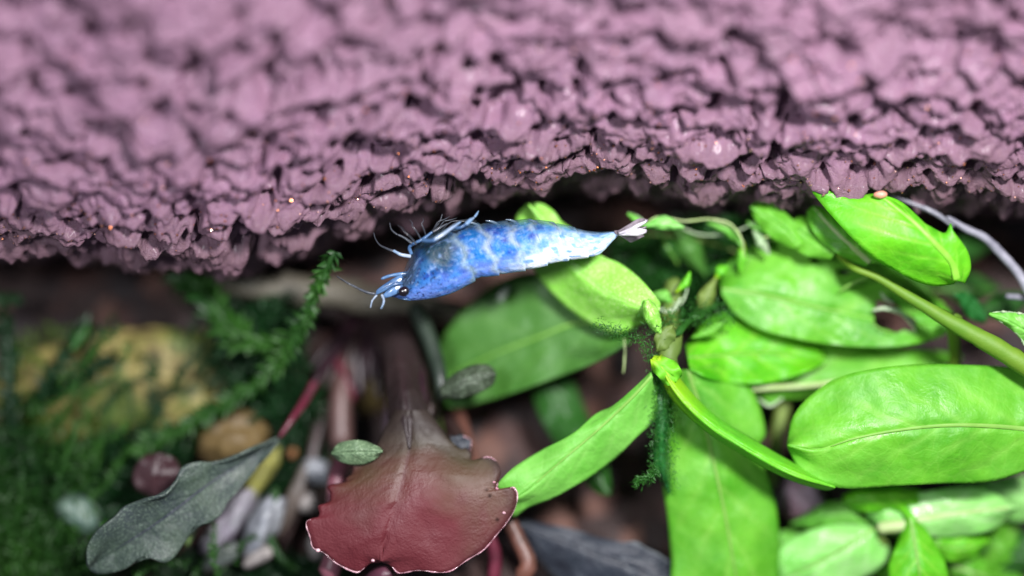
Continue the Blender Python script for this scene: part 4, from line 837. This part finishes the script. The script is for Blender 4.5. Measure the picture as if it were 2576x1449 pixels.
clump('moss', 'dark moss behind the tail of the shrimp below the sponge', [(1640, 640, 110, 60, .9, 1.4), (1750, 620, 90, 70, .9, 1.4), (1760, 720, 110, 60, .8, 1.2), (1620, 700, 60, 50, .9, 1.2), (1850, 590, 90, 45, .7, 1.1)], 7500, plain('moss_shade', lin('#2c6a24'), lin('#1a4a18'), transl=.35), 26, 3)
# little pale new leaves in that moss
E_ = thing('young_plant', 'loose tangle of pale young sprouts right of the tail of the shrimp', 'aquatic plant')
for i, (mid, w, y, mt) in enumerate((([(1620, 568), (1670, 560), (1720, 572)], 17, .3, 'pale'), ([(1540 + 40, 538), (1600, 552), (1622, 572)], 7, .35, 'lime2'),
    ([(1780, 560), (1830, 580), (1868, 620)], 11, .45, 'lime2'), ([(1868, 610), (1865, 650), (1862, 690)], 11, .5, 'yellowish'), ([(1880, 560), (1920, 575), (1960, 565)], 13, .5, 'lime2'),
    ([(1895, 580), (1915, 610), (1935, 640)], 12, .42, 'lip'), ([(1700, 735), (1725, 712), (1735, 685)], 9, .3, 'yellowish'), ([(1640, 740), (1670, 745), (1690, 760)], 16, .35, 'lime2'),
    ([(1650, 775), (1690, 785), (1712, 750)], 8, .32, 'lip'), ([(1760, 800), (1775, 750), (1800, 700)], 20, .4, 'stem_olive'), ([(1800, 700), (1815, 680), (1830, 670)], 14, .4, 'yellowish'),
    ([(1740, 850), (1790, 830), (1830, 800)], 16, .35, 'green'))):
    (x0, z0), (x1, z1), (x2, z2) = mid; dx, dz = x2 - x0, z2 - z0; l = math.hypot(dx, dz); nx, nz = -dz / l * w, dx / l * w
    leaf(E_, mid, [(x0, z0), (x1 + nx, z1 + nz), (x2, z2)], [(x0, z0), (x1 - nx, z1 - nz), (x2, z2)], (y, y - .03, y), M[mt], ye=(.04, .04), n=20, m=11, seed=60 + i)
tube([(1560, 600, .7), (1640, 590, .7), (1740, 600, .7), (1860, 640, .7), (1900, 720, .6)], [3, 3, 3, 3, 3], M['stem_olive'], E_, 'stem')

for i, pts in enumerate(([(1625, 560, .3), (1660, 545, .35), (1720, 556, .4), (1790, 552, .4), (1850, 580, .42)], [(1580, 535, .4), (1610, 548, .38), (1630, 575, .36)], [(1790, 550, .4), (1835, 562, .38), (1865, 600, .36), (1872, 650, .38)],
    [(1690, 560, .5), (1760, 590, .55), (1840, 585, .5), (1900, 560, .45)], [(1900, 600, .42), (1980, 590, .4), (2050, 596, .4)], [(1720, 700, .4), (1728, 730, .38), (1712, 765, .36), (1690, 760, .36)], [(1570, 850, .3), (1572, 890, .32), (1568, 940, .34)])):
    tube(pts, [1.5, 2.6, 3, 2.4, 1.2], M['lip'] if i % 2 else M['cream'], E_, 'rootlet', sub=40, rough=.8)

rb_ = random.Random(77)
for k in range(15):
    x, z = rb_.uniform(1700, 2450), rb_.uniform(560, 720); a = rb_.uniform(-2.6, -.3) if rb_.random() < .5 else rb_.uniform(-.4, .9); l = rb_.uniform(90, 180); w = l * rb_.uniform(.16, .26); y = rb_.uniform(.65, 1.1)
    if x > 2250: z = rb_.uniform(620, 760)
    dx, dz = math.cos(a), math.sin(a); q1 = (x, z); q3 = (x + dx * l, max(540, z + dz * l)); q2 = ((x + q3[0]) / 2, (z + q3[1]) / 2)
    leaf(E_, [q1, q2, q3], [q1, (q2[0] + dz * w, q2[1] - dx * w), q3], [q1, (q2[0] - dz * w, q2[1] + dx * w), q3], (y, y - .1, y), M[rb_.choice(['mid', 'green', 'deep', 'deep'])], ye=(.07, .07), n=24, m=13, seed=200 + k, rib=rb_.choice([None, 'midrib']), ribr=2.5)
